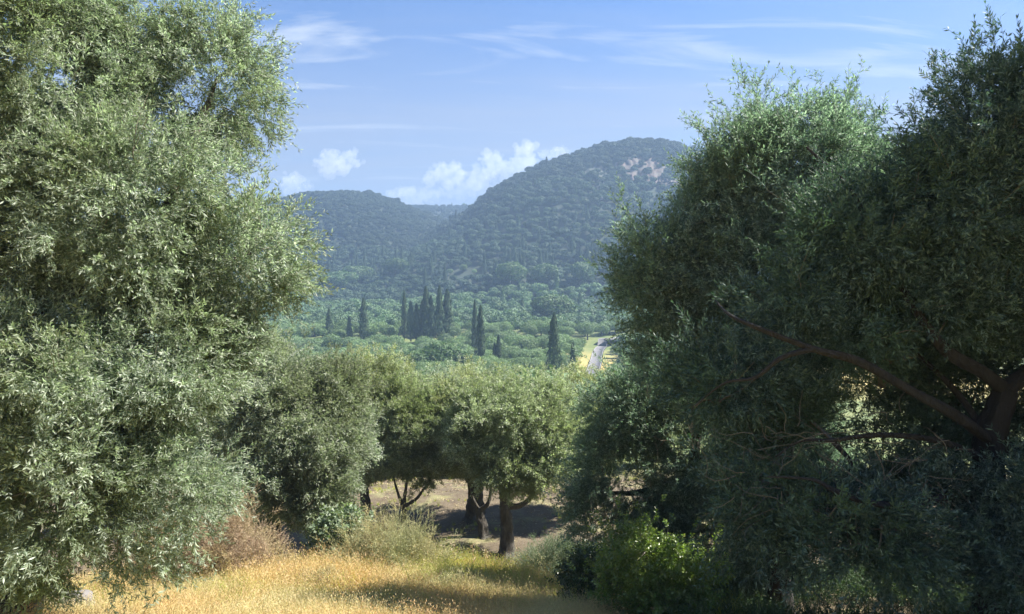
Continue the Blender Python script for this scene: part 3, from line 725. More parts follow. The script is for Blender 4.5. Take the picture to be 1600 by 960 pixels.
def stem_mesh(h, r, rng, forks=3):
    ch = [(np.array([[0, 0, -.3], [.05, 0, h * .15], [0, .05, h * .3]]), np.array([r * 1.4, r, r * .85]))]
    for i in range(forks):
        a = i * 2.1 + rng.uniform(0, 1); ch.append((np.array([[0, .05, h * .28], [math.cos(a) * h * .1, math.sin(a) * h * .1, h * .42], [math.cos(a) * h * .2, math.sin(a) * h * .2, h * .62]]), np.array([r * .7, r * .5, r * .25])))
    return tubes(ch, 6)
rv = np.random.default_rng(77)
def proto_tree(name, h, r, mat, n, L, W, lob=6, forks=3):
    root = empty(name, (0, 0, 0))
    ob('crown', mesh_np(name + '_crown', *leafy(rv, rand_lobes(rv, h, r, lob), n, L, W), mat), root)
    ob('trunk', mesh_np(name + '_trunk', *stem_mesh(h, r * .06, rv, forks), M_BARK, True), root)
    return root
def cypress_mesh(rng, h, r, n, L, W):
    u = rng.uniform(0, 1, n) ** .85; z = h * (.03 + .97 * u)
    prof = r * np.minimum(1, (u + .03) / .12) ** .5 * (1 - u) ** .55 * (1.0)
    a = rng.uniform(0, 6.283, n); lump = 1 + .18 * np.sin(a * 3 + z * .9) + .15 * np.sin(a * 5 - z * 2.1) + .12 * np.sin(z * 3.3 + a)
    rr = prof * lump * rng.uniform(.7, 1.02, n) ** .5
    P = np.stack([np.cos(a) * rr, np.sin(a) * rr, z], 1)
    out = np.stack([np.cos(a), np.sin(a), np.full(n, .3)], 1); N_ = unit(out + rng.normal(size=(n, 3)) * .3)
    T = unit(np.array([0, 0, 1.]) + rng.normal(size=(n, 3)) * .28); B = unit(np.cross(N_, T))
    s = rng.uniform(.6, 1.4, n)[:, None]
    V = np.stack([P - T * L * s * .5, P + B * W * s * .5, P + T * L * s * .5, P - B * W * s * .5], 1).reshape(-1, 3)
    i = np.arange(n)[:, None] * 4
    return V, np.concatenate([i + [0, 1, 2], i + [0, 2, 3]], 1).reshape(-1, 3)

P_MID = [proto_tree('olive_tree', 5.6, 3.2, M_OLIVE_M, 9000, .26, .10) for _ in range(3)]
P_FAR = [proto_tree('olive_tree', 5.4, 3.2, M_OLIVE_M, 2600, .42, .20, lob=5 + i) for i in range(4)]
P_BRO = [proto_tree('broadleaf_tree', 8.5, 4.6, M_BROAD, 5200, .50, .30, lob=7 + i) for i in range(2)]
used = {}
def place_tree(protos, k, x, y, s, sz=None, rot=None, lean=0):
    p = protos[k % len(protos)]
    t = p if p.name not in used else copy_tree(p); used[p.name] = 1
    t.location = (x, y, gz(x, y) - .1); t.scale = (s, s, sz or s); t.rotation_euler = (0, lean, rv.uniform(0, 6.28) if rot is None else rot)
    return t

# cypresses: (x, top row, base row, depth or None, half width px)
P_CYP = []
for i in range(3):
    r0 = empty('cypress_tree', (0, 0, 0))
    ob('crown', mesh_np('cypress_crown', *cypress_mesh(rv, 14, 1.5, 5200, .42, .13), M_CYP), r0)
    ob('trunk', mesh_np('cypress_trunk', *tubes([(np.array([[0, 0, -.4], [0, 0, 3.], [0, 0, 10.]]), np.array([.22, .17, .05]))], 8), M_BARK, True), r0)
    P_CYP.append(r0)
cyp = [(865, 489, 606, 13.5, 'tallest dark cypress in the middle of the valley, left of the road'),
       (895, 535, 606, 8, 'shorter cypress just right of the tallest one, beside the road'),
       (751, 477, 580, 9.5, 'full cypress with a sunlit right side, in front of a slimmer one'),
       (742, 468, 560, 6.5, 'slim cypress close behind the full one in the middle of the valley'),
       (779, 523, 584, 7, 'short slim cypress right of the slim pair'),
       (773, 535, 584, 6, 'shortest cypress, touching the short slim one'),
       (515, 482, 532, 8, 'blunt cypress at the left of the valley'),
       (546, 494, 538, 5.5, 'small thin cypress between the two at the left'),
       (569, 465, 545, 9, 'pointed twin-topped cypress at the left of the valley'),
       (632, 453, 530, 6, 'slim cypress at the left end of the dark clump'),
       (642, 470, 532, 8, 'second cypress from the left in the dark clump'),
       (651, 474, 534, 8, 'third cypress from the left in the dark clump'),
       (666, 447, 532, 10, 'tall pointed cypress in the middle of the dark clump'),
       (674, 462, 534, 9, 'cypress in front of the tall pointed one in the dark clump'),
       (687, 446, 532, 9, 'tall cypress with a sunlit edge in the dark clump'),
       (699, 452, 530, 12, 'broad sunlit cypress at the right end of the dark clump'),
       (660, 470, 528, 9, 'stout cypress at the back of the dark clump'),
       (695, 410, 452, 4, 'lone thin cypress beyond the dark clump'),
       (664, 417, 455, 4, 'thin cypress beyond the dark clump, left of the lone one'),
       (628, 392, 425, 3, 'tiny cypress at the foot of the hills'),
       (757, 395, 430, 4, 'tiny cypress beside the pale clearing')]
CYP_XY = []
for i, (x, yt, yb, hw, lab) in enumerate(cyp):
    p = hit(x, yb); Yd = p[1]; h = at(x, yt, Yd)[2] - gz(p[0], p[1]); w = r_at(hw, Yd)
    t = place_tree(P_CYP, i, p[0], p[1], w / 1.5, h / 14)
    tag(t, lab, 'cypress', 'cypresses standing in the valley'); CYP_XY.append(p[:2])

# ------------------------------------------------------------------ fill the valley
def scatter_xy(r0, r1, u0, u1, spacing, rng, jit=.38):
    xs = []
    y = r0
    while y < r1:
        w = np.arange(u0 * y, u1 * y, spacing); w = w + rng.uniform(-jit, jit, len(w)) * spacing
        xs.append(np.stack([w + (spacing / 2 if len(xs) % 2 else 0), y + rng.uniform(-jit, jit, len(w)) * spacing], 1)); y += spacing * .9
    return np.vstack(xs)
def pix(p):
    Yd = p[1] * CP - p[2] * SP; return 800 + FPX * p[0] / Yd, 480 - FPX * (p[1] * SP + p[2] * CP) / Yd
def blocked(x, y, rng, forest=False):
    d = np.min(np.linalg.norm(ROAD[:, :2] - (x, y), axis=1))
    if d < 6.5: return True
    if min(np.hypot(c[0] - x, c[1] - y) for c in CYP_XY) < 2.6: return True
    z = gz(x, y); px, py = pix((x, y, z))
    # trees between the viewer and the road must not cover it
    for q in ROAD[::4]:
        if y < q[1] < y + 45:
            u = q[0] / q[1]
            if abs(x - u * y) < 4.2:
                zl = gz(q[0], q[1]) * y / q[1]
                if z + 5.3 > zl: return True
    if 770 < px < 925 and 540 < py < 585 and rng.random() < .42: return True       # the sunny terraces left of the road
    if 690 < px < 770 and 420 < py < 436 and y > 380: return True                    # the pale clearing below the hill
    return False
rs = np.random.default_rng(99)
pts = scatter_xy(62, 150, -.40, .24, 8.2, rs); rest = [p for p in pts if not blocked(p[0], p[1], rs)]
# broadleaf trees: the green belt in front of the dark cypress clump and the big domed tree
broad = [(866, 455, 507, 38, 'big domed green tree behind the tallest cypress'), (640, 545, 590, 34, 'rounded bright green tree in front of the dark cypress clump'), (690, 530, 590, 42, 'broad bright green tree right of the dark cypress clump'),
         (600, 548, 585, 26, 'green tree between the left cypresses and the dark clump'), (725, 548, 592, 28, 'green tree at the foot of the full cypress'), (665, 560, 600, 34, 'nearest rounded green tree below the dark cypress clump'), (710, 565, 604, 30, 'low green tree just above the grove crowns'),
         (525, 525, 562, 26, 'dark rounded tree at the foot of the blunt cypress'), (580, 555, 592, 28, 'green tree below the pointed twin-topped cypress'), (618, 400, 436, 20, 'far rounded tree at the foot of the hills'), (800, 405, 450, 26, 'pale rounded tree right of the clearing'),
         (560, 412, 448, 26, 'dark broad tree near the foot of the left hill'), (530, 420, 458, 30, 'darkest broad tree near the foot of the left hill'), (910, 405, 450, 24, 'rounded tree below the right hill, beside the dark foreground olive'), (850, 408, 450, 24, 'rounded tree below the right hill')]
BRO = []
for i, (x, yt, yb, hw, lab) in enumerate(broad):
    p = hit(x, yb); Yd = p[1]; h = at(x, yt, Yd)[2] - gz(p[0], p[1]); w = r_at(hw, Yd)
    t = place_tree(P_BRO, i, p[0], p[1], w / 4.6, h / 8.5); BRO.append(p[:2])
    tag(t, lab, 'tree', 'broad green trees of the valley')
# valley olives, nearest 250 as things, the rest with the forest
pts = scatter_xy(150, 470, -.42, .26, 8.0, rs); pts = pts[np.argsort(pts[:, 1])]
n_th = 0
LIMIT = 300 - 24
LM = [(c[0], (c[1] + c[2]) / 2, c[4].split(',')[0]) for c in cyp] + [(b[0], (b[1] + b[2]) / 2, b[4].split(',')[0]) for b in broad] + [(932, 560, 'grey road'), (840, 555, 'sunny golden terraces')]
SEEN = {}
def near_label(what, p):
    px_, py_ = pix(p); best = None
    for l in sorted(LM, key=lambda l: abs(l[0] - px_) + 1.5 * abs(l[1] - py_))[:18]:
        dx, dy = px_ - l[0], py_ - l[1]
        side = 'left of' if dx < 0 else 'right of'; depth = 'beyond' if dy < 0 else 'below'
        near_ = 'close ' if abs(dx) < 28 else ''
        for w in ((near_ + side, depth) if abs(dx) > abs(dy) else (depth, near_ + side)) + (depth + ' and ' + side,):
            nm = l[2].replace(' of the valley', '').replace(' in the valley', '')
            lab = ' '.join((what + ' ' + w + ' the ' + nm).split())
            if len(lab.split()) > 16: continue
            if best is None: best = lab
            if lab not in SEEN: SEEN[lab] = 1; return lab
    return best
for x, y in pts:
    if blocked(x, y, rs) or min(np.hypot(b[0] - x, b[1] - y) for b in BRO) < 3.5: continue
    inview = -.335 < x / y < .15
    if n_th < LIMIT and inview:
        t = place_tree(P_MID if y < 215 else P_FAR, n_th, x, y, rs.uniform(1.0, 1.45)); n_th += 1
        lab = near_label('valley olive tree', (x, y, gz(x, y) + 4))
        tag(t, lab, 'olive tree', 'olive trees on the valley floor')
    else: rest.append((x, y))
print('valley olives', n_th, len(rest), y)

# dark conifers at the foot of the hills
P_CON = []
for i in range(2):
    r0 = empty('conifer_tree', (0, 0, 0)); ob('crown', mesh_np('conifer_crown', *cypress_mesh(rv, 13, 2.6, 1500, .8, .4), M_CYP), r0)
    ob('trunk', mesh_np('conifer_trunk', *tubes([(np.array([[0, 0, -.4], [0, 0, 3.], [0, 0, 9.]]), np.array([.22, .17, .05]))], 6), M_BARK, True), r0); P_CON.append(r0)
n_c = 0
for i in range(75):
    x = rs.uniform(485, 940); y = rs.uniform(404, 440) if x < 780 else rs.uniform(396, 428)
    if 690 < x < 765 and y > 408: continue
    p = hit(x, y); s = rs.uniform(.7, 1.15)
    t = place_tree(P_CON, i, p[0], p[1], s * rs.uniform(.7, 1.1), s); n_c += 1
    tag(t, near_label('dark conifer', p), 'conifer', 'dark conifers along the foot of the hills')

# ------------------------------------------------------------------ cliffs on the right hill
def cliff(name, cx, cy, w, h, mat, label, seed):
    """a rough rock face standing out of the slope"""
    r_ = np.random.default_rng(seed); nx, ny = 46, 30
    uu, vv = np.meshgrid(np.linspace(-1, 1, nx), np.linspace(-1, 1, ny)); n = uu.size
    top = hit(cx, cy - h); bot = hit(cx, cy + h)
    P = np.zeros((ny, nx, 3))
    for j in range(ny):
        for i in range(nx):
            p = hit(cx + w * uu[j, i], cy + h * vv[j, i], 1200); P[j, i] = p
    d = unit(np.array([-P[ny // 2, nx // 2][0], -P[ny // 2, nx // 2][1], 0.]))
    rim = (1 - uu ** 2).clip(0) * (1 - vv ** 2).clip(0)
    edge = 1 + .35 * np.sin(uu * 7 + seed) * np.cos(vv * 5 + seed)
    prou = 9.0 * (rim ** .5) * edge - 2.2 + 1.1 * np.sin(uu * 23 + 2 * np.sin(vv * 4)) + .8 * np.sin(vv * 14 + uu * 5) + r_.normal(size=uu.shape) * .6
    P = P + d * prou[..., None]
    c = P[ny // 2, nx // 2].copy()
    i = np.arange(ny - 1)[:, None] * nx; j = np.arange(nx - 1)[None, :]
    F = np.stack([i + j, i + nx + j, i + nx + j + 1, i + j + 1], 2).reshape(-1, 4)
    o = ob('cliff', mesh_np('cliff', (P - c).reshape(-1, 3), F, mat), loc=c)
    tag(o, label, 'cliff', 'rock faces high on the right hill')
cliff('a', 1000, 268, 40, 24, M_CLIFF, 'reddish rock face near the top of the right hill', 1)
cliff('b', 925, 275, 32, 20, M_CLIFFG, 'grey streaked rock face left of the reddish one', 2)
cliff('c', 1045, 286, 22, 8, M_CLIFF, 'small reddish ledge at the right foot of the reddish rock face', 3)
cliff('d', 936, 291, 7, 12, M_CLIFFG, 'narrow pale rock fin below the grey streaked face', 4)

# ------------------------------------------------------------------ woods on the hills: one mass
def forest():
    rf = np.random.default_rng(123)
    vs = [leafy(rf, rand_lobes(rf, 5.2, 3.4, 5), 700, .75, .5), leafy(rf, rand_lobes(rf, 5.6, 3.4, 4), 700, .7, .45), cypress_mesh(rf, 10, 1.6, 260, 1.2, .6)]
    far = np.vstack([scatter_xy(470, 640, -.50, .42, 8.0, rf), scatter_xy(640, 1000, -.50, .42, 6.2, rf, .5), scatter_xy(1000, 1350, -.35, .02, 9, rf, .5)])
    zf = height(far[:, 0], far[:, 1])
    keep = []
    rocks = [(1000, 268, 36, 20, .45), (925, 275, 30, 20, .75), (1045, 286, 22, 8, .3), (936, 291, 8, 12, .4), (725, 428, 38, 9, .0)]
    for (x, y), z in zip(far, zf):
        px, py = pix((x, y, z)); ok = True
        for cx, cy, w, h, pr in rocks:
            if ((px - cx) / w) ** 2 + ((py - 3 - cy) / h) ** 2 < 1 and rf.random() > pr: ok = False
        if ok: keep.append((x, y))
    far = np.array(rest + keep); z = height(far[:, 0], far[:, 1]); n = len(far); r = np.hypot(far[:, 0], far[:, 1])
    var = rf.integers(0, 2, n); con = rf.random(n) < np.where(r > 640, .006, np.where(r > 400, .02, 0.)); var[con] = 2
    sc = rf.uniform(.85, 1.45, n) * np.where(r > 680, .95, 1.08)
    sc = np.where(rf.random(n) < .03, sc * 1.35, sc)
    E = np.stack([rf.normal(size=n) * .06, rf.normal(size=n) * .06, rf.uniform(0, 6.28, n)], 1)
    P = np.c_[far, z - .4]
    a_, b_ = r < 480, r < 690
    for nm, sel, mt, lb in (('valley_woods', a_, M_OLIVE_M2, 'bright grey-green olive woods at the far side of the valley floor'), ('lower_slope_woods', b_ & ~a_, M_OLIVE_FAR, 'grey-green olive woods covering the lower slopes, shade put into their colour'),
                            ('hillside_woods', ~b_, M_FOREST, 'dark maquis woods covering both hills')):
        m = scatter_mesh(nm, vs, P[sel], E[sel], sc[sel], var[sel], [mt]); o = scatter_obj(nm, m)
        tag(o, lb, 'woods')
    print('forest', n)
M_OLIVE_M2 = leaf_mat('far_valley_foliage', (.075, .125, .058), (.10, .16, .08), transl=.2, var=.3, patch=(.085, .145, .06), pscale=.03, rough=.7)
M_OLIVE_FAR = leaf_mat('far_olive_shade_tone', (.028, .058, .033), (.042, .074, .046), transl=.15, var=.18, patch=(.046, .082, .038), pscale=.02, rough=.75)  # olive foliage darkened, the slope's shade is in the colour
forest()

# crest trees that break the skyline
for i, (x, y, s, pr, lab) in enumerate([(1033, 217, .62, 'c', 'thin tree on the crest of the right hill, the right one of a pair'), (1025, 218, .45, 'c', 'smaller tree on the crest of the right hill, the left one of a pair'),
                                   (985, 216, .95, 'b', 'round tree on the highest point of the right hill'), (908, 233, .75, 'b', 'round tree on the left shoulder of the right hill'),
                                   (725, 318, 1.1, 'b', 'bushy tree in the saddle between the hills'), (706, 318, .7, 'c', 'thin tree in the saddle between the hills'), (1005, 217, .8, 'b', 'low round tree right of the highest point of the right hill')]):
    Yd = 1290 if 'saddle' in lab else 790
    p = at(x, y, Yd); t = place_tree(P_CON if pr == 'c' else P_BRO, i, p[0], p[1], s * (1.0 if pr == 'c' else .75), s)
    tag(t, lab, 'tree', 'trees on the skyline')

# ------------------------------------------------------------------ foreground: grass, herbs, brush, shrubs
def tuft(rng, n, h, w, spread, lean=.35, heads=False):
    a = rng.uniform(0, 6.283, n); P = np.stack([np.cos(a), np.sin(a), np.zeros(n)], 1) * (rng.uniform(0, spread, n))[:, None]
    L = h * rng.uniform(.5, 1.1, n)
    D = unit(np.stack([rng.normal(size=n) * lean, rng.normal(size=n) * lean, np.ones(n)], 1))
    side = unit(np.cross(D, rand_dirs(n, rng))); b = unit(D * [1, 1, 0] + rng.normal(size=(n, 3)) * .2) * [1, 1, 0]
    p1 = P + D * (L * .55)[:, None]; p2 = p1 + unit(D + b * .55) * (L * .45)[:, None]; s = side * w / 2
    V = np.stack([P - s, P + s, p1 + s * .8, p1 - s * .8, p2], 1).reshape(-1, 3)
    i = np.arange(n)[:, None] * 5
    F = np.concatenate([i + [0, 1, 2], i + [0, 2, 3], i + [3, 2, 4]], 1).reshape(-1, 3)
    parts = [(V, F)]
    if heads:
        m = n // 2; parts.append(leaves(np.repeat(p2[:m], 4, 0) + rng.normal(size=(m * 4, 3)) * .02 - np.tile([[0, 0, 0], [0, 0, .03], [0, 0, .06], [0, 0, .09]], (m, 1)), unit(np.repeat(D[:m], 4, 0) + rng.normal(size=(m * 4, 3)) * .4),   .030, .008, rng))
    return merge(parts)
def field(name, n, area, variants, mat, rng, scale=(.7, 1.2), mask=None, tilt=.12, kind='stuff', label=None, cat=None):
    x = rng.uniform(area[0], area[1], n); y = rng.uniform(area[2], area[3], n)
    if mask is not None: k = mask(x, y, rng); x, y = x[k], y[k]
    z = height(x, y); m_ = len(x)
    E = np.stack([rng.normal(size=m_) * tilt, rng.normal(size=m_) * tilt, rng.uniform(0, 6.28, m_)], 1)
    me = scatter_mesh(name, variants, np.c_[x, y, z - .02], E, rng.uniform(*scale, m_), rng.integers(0, len(variants), m_), [mat])
    return tag(scatter_obj(name, me), label, cat, kind=kind)
rg = np.random.default_rng(8)
gold_v = [tuft(rg, 34, .55, .007, .16, .30, True), tuft(rg, 30, .65, .006, .14, .38, True), tuft(rg, 36, .42, .008, .18, .55)]
weed_v = [branchlet(rg, length=.45, nside=5, nleaf=8, L=.05, W=.016), branchlet(rg, length=.6, nside=4, nleaf=7, L=.04, W=.012), branchlet(rg, length=.35, nside=5, nleaf=9, L=.055, W=.02)]
green_v = [tuft(rg, 30, .50, .013, .15, .4), tuft(rg, 26, .62, .011, .14, .3, True), tuft(rg, 34, .38, .014, .16, .55)]
def right_edge(x, y): return x < 1.15 + .35 * np.sin(y * 2.)
field('dry_grass', 24000, (-9, 3.2, 7.5, 15.9), gold_v, M_GOLD, rg, scale=(.6, 1.05), mask=lambda x, y, r: right_edge(x, y) & (r.random(len(x)) < np.where(y > 14.0, .75, 1.)),
      label='tall golden dry grass on the bank in the foreground', cat='grass')
field('green_grass', 11000, (-8, 4.5, 10.5, 16.9), green_v, M_GREENG, rg, mask=lambda x, y, r: (r.random(len(x)) < np.clip((y - 13.1 - .5 * np.sin(x * 1.9)) / 1.6, .10 + .15 * (np.sin(x * 1.3 + y) > .3), 1)) & (x < 3.4),
      label='yellow-green grass along the edge of the bank', cat='grass')
M_GOLD2 = leaf_mat('orange_dry_grass', (.52, .40, .20), (.58, .46, .25), transl=.4, tcol=(1.2, 1.05, .7), var=.22, patch=(.58, .46, .22), pscale=.8, rough=.6)
field('tall_dry_grass', 2600, (-7.5, -1.6, 12.2, 15.6), gold_v, M_GOLD2, rg, scale=(.9, 1.55), tilt=.25, mask=lambda x, y, r: (np.sin(x * 1.7 + 2) + np.cos(y * 2.1 + x * .8) + r.normal(size=len(x)) * .6) > .1,
      label='ragged orange dry grass standing tall below the hanging olive sprays on the left', cat='grass')
field('bank_herbs', 900, (-5, 1.4, 11.2, 15.4), weed_v, M_WEED, rg, scale=(.4, .9), tilt=.3, mask=lambda x, y, r: (np.sin(x * 1.1 + 4) * np.cos(y * 1.9) + r.normal(size=len(x)) * .3) > .45,
      label='scattered grey-green weeds among the golden grass of the bank', cat='weeds')
field('grove_grass', 5200, (-16, 16, 19.5, 44), green_v, M_GREENG, rg, scale=(.25, .55), mask=lambda x, y, r: (np.sin(x * .9 + y * .4) + np.sin(y * 1.7 - x * .5) + r.normal(size=len(x)) * .6) > .55,
      label='short patchy grass under the grove trees', cat='grass')
litter_v = [leaves(rg.normal(size=(14, 3)) * [.10, .10, .006], unit(rg.normal(size=(14, 3)) * [1, 1, .1]), .07, .018, rg) for _ in range(3)]
field('leaf_litter', 6000, (-12, 12, 18.5, 36), litter_v, M_BRUSH, rg, scale=(.8, 1.6), tilt=.05, label='fallen dry leaves on the brown earth of the grove', cat='leaf litter')
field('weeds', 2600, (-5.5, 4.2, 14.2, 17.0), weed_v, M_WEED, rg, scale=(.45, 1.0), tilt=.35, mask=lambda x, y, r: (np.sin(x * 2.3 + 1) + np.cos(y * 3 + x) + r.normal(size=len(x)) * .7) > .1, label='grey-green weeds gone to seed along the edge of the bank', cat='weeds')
field('undergrowth', 6500, (2.0, 9.5, 7.5, 17), weed_v, M_UNDER, rg, scale=(.5, 1.1), tilt=.4, mask=lambda x, y, r: (np.hypot(x - 5.6, (y - 11.8)) > 1.3) & (x > 1.9 + .3 * np.sin(y * 3)), label='low dark undergrowth below the olives on the right', cat='undergrowth')

def shrub(name, px, py, Y, r, ry, rd, mat, variants, n_clump, per, rc, seed, label, cat, up=.6, twigm=None, stems=5, lobes=None, scale=(.7, 1.1), nshoot=0, group=None, tip=.004):
    c = at(px, py, Y); f = np.array([c[0], c[1], gz(c[0], c[1]) - .03]); r_ = np.random.default_rng(seed)
    L = [lobe(*l) for l in lobes] if lobes else [(c, (r_at(r, Y), rd, r_at(ry, Y)), 1.)]
    root = empty(name, f)
    cs, ds, P, D = crown_points(L, r_, n_clump, per, rc, up, zmin=lambda x, y: height(x, y) - .2)
    sk = [f + np.array([.0, 0, .05 * i]) for i in range(3)]
    arr, chains, load = grow(np.array(sk), cs[::2], r_, sag=.1, step=.2)
    tw = [(arr[ch] - f, np.maximum(tip * np.maximum(load[ch], 1) ** .5, .003)) for ch in chains]
    if nshoot:
        P2, D2, c2 = shoots(cs, ds, r_, nshoot, ds[:, 2] > .1, (.2, .5), .12); P = np.vstack([P, P2]); D = np.vstack([D, D2]); tw += [(a - f, b * .6) for a, b in c2]
    ob('stems', mesh_np(name + '_stems', *tubes(tw, 4), twigm or M_TWIG, True), root, kind='stuff')
    m = scatter_mesh(name + '_foliage', variants, P - f, eulers_from_z(D, r_), r_.uniform(*scale, len(P)), r_.integers(0, len(variants), len(P)), [mat])
    scatter_obj('foliage', m, root); return tag(root, label, cat, group)
def rosette(rng, n=12, L=.05, W=.028, ln=.16):
    z = np.linspace(.02, ln, n); a = np.arange(n) * 2.4; P = np.stack([np.zeros(n), np.zeros(n), z], 1)
    D = unit(np.stack([np.cos(a), np.sin(a), np.full(n, .6)], 1)); return merge([leaves(P, D, L, W, rng), strip(np.zeros(3), np.array([0, 0, ln]), .003, rng)])
V_MASTIC = [rosette(rg, 12, .058, .030, .17), rosette(rg, 14, .055, .030, .21), rosette(rg, 10, .065, .034, .15)]
V_FIGL = [rosette(rg, 9, .11, .07, .25), rosette(rg, 8, .10, .075, .22), rosette(rg, 10, .09, .06, .28)]
V_FINE = [branchlet(rg, length=.30, nside=5, nleaf=7, L=.022, W=.010, bend=.1) for _ in range(3)]
shrub('mastic_shrub', 1030, 905, 10.4, 0, 0, 0, M_SHRUB, V_MASTIC, 150, 13, .23, 71, 'glossy green mastic shrub with pale stems in the sun below the dark olives', 'shrub',
      lobes=[(1000, 885, 48, 10.4, 38, .5), (1070, 893, 38, 10.3, 34, .45), (1035, 935, 75, 10.3, 40, .6), (965, 915, 28, 10.5, 34, .4)], twigm=M_DEAD, nshoot=70, tip=.006)
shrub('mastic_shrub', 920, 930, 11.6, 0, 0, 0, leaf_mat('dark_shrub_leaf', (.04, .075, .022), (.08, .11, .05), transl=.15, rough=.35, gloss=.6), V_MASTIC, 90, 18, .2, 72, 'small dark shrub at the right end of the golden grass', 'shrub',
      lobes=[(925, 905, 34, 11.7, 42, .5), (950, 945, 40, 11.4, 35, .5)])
shrub('leafy_shrub', 533, 830, 16.2, 0, 0, 0, M_FIG, V_FIGL, 70, 9, .22, 73, 'pale green leafy shrub at the edge of the bank, left of the sunny gap', 'shrub',
      lobes=[(528, 838, 34, 16.2, 38, .5), (520, 875, 30, 16.1, 25, .5), (562, 822, 18, 16.2, 10, .25)])
shrub('dry_shrub', 345, 858, 14.2, 0, 0, 0, M_BRUSH, V_FINE, 150, 14, .27, 74, 'dry pinkish brown brush beside the hanging sprays of the tall left olive', 'dry brush',
      lobes=[(325, 852, 55, 14.2, 26, .7), (385, 868, 44, 14.3, 16, .6), (270, 855, 50, 14.0, 22, .6), (350, 832, 20, 14.2, 14, .3), (410, 875, 30, 14.2, 12, .4)], twigm=M_BRUSH, nshoot=170)
shrub('dry_shrub', 618, 880, 14.9, 0, 0, 0, M_WEED, V_FINE, 110, 12, .24, 75, 'tangle of grey seeding weeds in front of the thin forked trunk', 'dry brush',
      lobes=[(620, 872, 50, 14.9, 30, .6), (575, 885, 40, 14.8, 26, .5), (650, 890, 40, 14.7, 16, .5), (605, 852, 18, 14.9, 12, .3)], twigm=M_WEED, nshoot=140)
shrub('dry_shrub', 725, 945, 12.6, 0, 0, 0, M_WEED, V_FINE, 50, 16, .16, 76, 'small dull weed clump in the golden grass at the bottom', 'dry brush', lobes=[(725, 945, 34, 12.6, 18, .4)], twigm=M_WEED)
shrub('dry_shrub', 505, 935, 12.8, 0, 0, 0, M_WEED, V_FINE, 40, 14, .16, 77, 'small grey-green weed clump in the golden grass left of the dull one', 'dry brush', lobes=[(505, 935, 24, 12.8, 16, .35)], twigm=M_WEED)
shrub('green_shrub', 880, 885, 15.6, 0, 0, 0, M_FIG, V_FINE, 90, 18, .2, 78, 'bright green herb clump where the grass meets the dark olive', 'shrub',
      lobes=[(865, 882, 40, 15.4, 20, .5), (895, 900, 30, 14.6, 20, .5)])
# tall seed stalks against the dark grove floor
rk = np.random.default_rng(12)
for i, (x, yt) in enumerate([(708, 852), (738, 850), (687, 855), (762, 858), (662, 853), (655, 862)]):
    b = hit(x, 893, 16); b = at(x, 893, 15.2); b[2] = gz(b[0], b[1]); top = at(x + rk.normal() * 3, yt, 15.2); d = top - b
    t_ = np.linspace(0, 1, 6)[:, None]; pts = d * t_ + np.sin(t_ * 3) * np.array([.03, 0, 0])
    root = empty('seed_stalk', b)
    ob('stem', mesh_np('stalk_stem', *tubes([(pts, np.linspace(.007, .003, 6))], 4), M_GOLD), root)
    n = 46; u = rk.uniform(.55, 1, n); P = np.stack([np.interp(u, t_[:, 0], pts[:, j]) for j in range(3)], 1) + rk.normal(size=(n, 3)) * .03
    ob('seed_head', mesh_np('seed_head', *leaves(P, unit(rk.normal(size=(n, 3)) + [0, 0, .8]), .055, .016, rk), M_BRUSH), root)
    tag(root, 'dry seed stalk standing above the grass against the shaded grove floor', 'dry plant', 'dry seed stalks at the edge of the bank')
# grey boulder under the left tree
def rock(px, py, Y, w, h, label, seed, mat, name='boulder'):
    r_ = np.random.default_rng(seed); c = at(px, py, Y)
    me = bpy.data.meshes.new(name); import bmesh
    bm = bmesh.new(); bmesh.ops.create_icosphere(bm, subdivisions=4, radius=1)
    for v in bm.verts:
        q = v.co; f = 1 + .13 * math.sin(3 * q.x + 2 * q.y + seed) + .09 * math.sin(6 * q.z - 4 * q.x) + .05 * math.sin(13 * q.x + 11 * q.y + 9 * q.z) + r_.normal() * .006
        v.co = Vector((q.x * w * f, q.y * w * .8 * f, q.z * h * f))
    bm.to_mesh(me); bm.free(); me.materials.append(mat)
    z = gz(c[0], c[1]); o = ob(name, me, loc=(c[0], c[1], z + h * .55)); return tag(o, label, 'boulder')
rock(85, 905, 11.0, .62, .42, 'grey boulder half hidden under the hanging sprays of the tall left olive', 3, M_ROCK)
rock(943, 381, 620, 3.2, 2.6, 'pale rock on the lower slope of the right hill', 5, M_ROCK)
for i, (x, y, s) in enumerate([(724, 421, 2.6), (704, 424, 1.9), (741, 424, 1.6)]):
    p = hit(x, y + 6); t = place_tree(P_FAR, i, p[0], p[1], s * .42, s * .5)
    tag(t, ['largest pale bush in the clearing below the hills', 'pale bush at the left side of the clearing below the hills', 'small pale bush at the right side of the clearing below the hills'][i], 'bush')

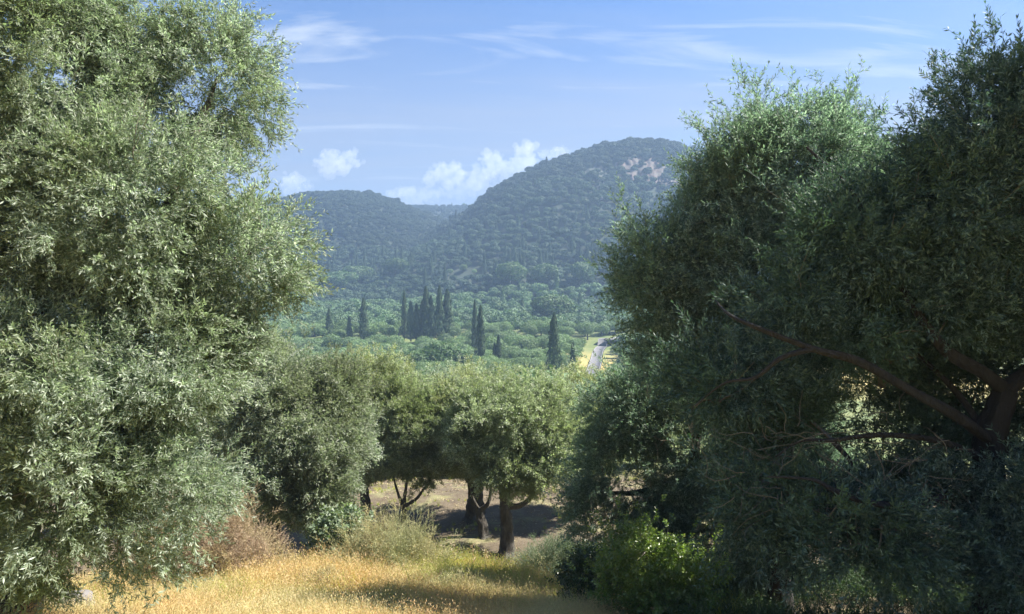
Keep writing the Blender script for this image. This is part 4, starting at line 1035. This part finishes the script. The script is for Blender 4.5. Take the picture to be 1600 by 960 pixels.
# ------------------------------------------------------------------ cumulus beyond the hills: real puffs of white vapour
def vapour():
    m = bpy.data.materials.new('cloud_vapour'); m.use_nodes = True; nt = m.node_tree; nt.nodes.clear()
    out = N(nt, 'ShaderNodeOutputMaterial'); v = N(nt, 'ShaderNodeVolumePrincipled', Density=.0042, Anisotropy=0.)
    v.inputs['Color'].default_value = (.93, .94, .97, 1); nt.links.new(v.outputs[0], out.inputs['Volume']); return m
M_CLOUD = vapour()
def cloud(puffs, label, seed, Y=5200):
    import bmesh
    r_ = np.random.default_rng(seed); bm = bmesh.new(); c0 = at(puffs[0][0], puffs[0][1], Y)
    from mathutils import Matrix
    for x, y, r in puffs:
        for k in range(26):
            q = .7 if k == 0 else r_.uniform(.12, .42); d = rand_dirs(1, r_)[0] * (0 if k == 0 else r_.uniform(.5, 1.25)); d[0] *= 1.15; d[2] = abs(d[2]) * .8 - .1
            c = at(x, y, Y) - c0 + d * r_at(r, Y)
            bmesh.ops.create_icosphere(bm, subdivisions=2, radius=r_at(r, Y) * q, matrix=Matrix.Translation(Vector(c)))
    me = bpy.data.meshes.new('cloud'); bm.to_mesh(me); bm.free(); me.materials.append(M_CLOUD)
    o = ob('cloud', me, loc=c0)
    rm = o.modifiers.new('remesh', 'REMESH'); rm.mode = 'VOXEL'; rm.voxel_size = 6
    tx = bpy.data.textures.get('billow') or bpy.data.textures.new('billow', 'CLOUDS'); tx.noise_scale = 30; tx.noise_depth = 3
    dm = o.modifiers.new('displace', 'DISPLACE'); dm.texture = tx; dm.strength = 42; dm.mid_level = .5
    tag(o, label, 'cloud', 'cumulus clouds behind the hills')
cloud([(820, 234, 16), (824, 254, 20), (806, 264, 18), (792, 276, 18)], 'tall white cumulus tower standing highest beside the right hill', 1)
cloud([(764, 248, 15), (776, 256, 15), (768, 270, 17), (787, 266, 12)], 'cumulus tower left of the tallest one', 2)
cloud([(745, 276, 18), (736, 292, 22), (756, 294, 20), (720, 302, 18), (705, 300, 14)], 'broad bright cumulus just above the saddle', 3)
cloud([(692, 265, 14), (708, 266, 14), (684, 275, 15), (714, 277, 13), (700, 286, 16), (672, 285, 12)], 'small cumulus left of the towers', 4)
cloud([(640, 303, 16), (660, 304, 16), (618, 306, 13), (680, 306, 14), (648, 316, 20)], 'low flat cumulus along the saddle between the hills', 5)
cloud([(514, 248, 15), (526, 255, 16), (548, 244, 12), (503, 258, 12), (535, 262, 18), (515, 268, 18), (556, 256, 10)], 'pale cumulus above the left hill', 6)
cloud([(460, 283, 16), (466, 293, 17), (450, 291, 12), (462, 302, 16)], 'small cumulus beside the tall left olive', 7)
cloud([(851, 242, 9), (862, 246, 10), (874, 236, 10), (882, 244, 11)], 'little cumulus puffs touching the shoulder of the right hill', 8)

if HAZE:
    V, F, m = build_haze(); me = bpy.data.meshes.new('haze'); me.from_pydata(V, [], F); me.materials.append(m)
    h = ob('haze', me); h['kind'] = 'stuff'
for lst in (P_MID, P_FAR, P_BRO, P_CYP, P_CON):
    for p in lst:
        if p.name not in used:
            for ch in list(p.children): bpy.data.objects.remove(ch)
            bpy.data.objects.remove(p)
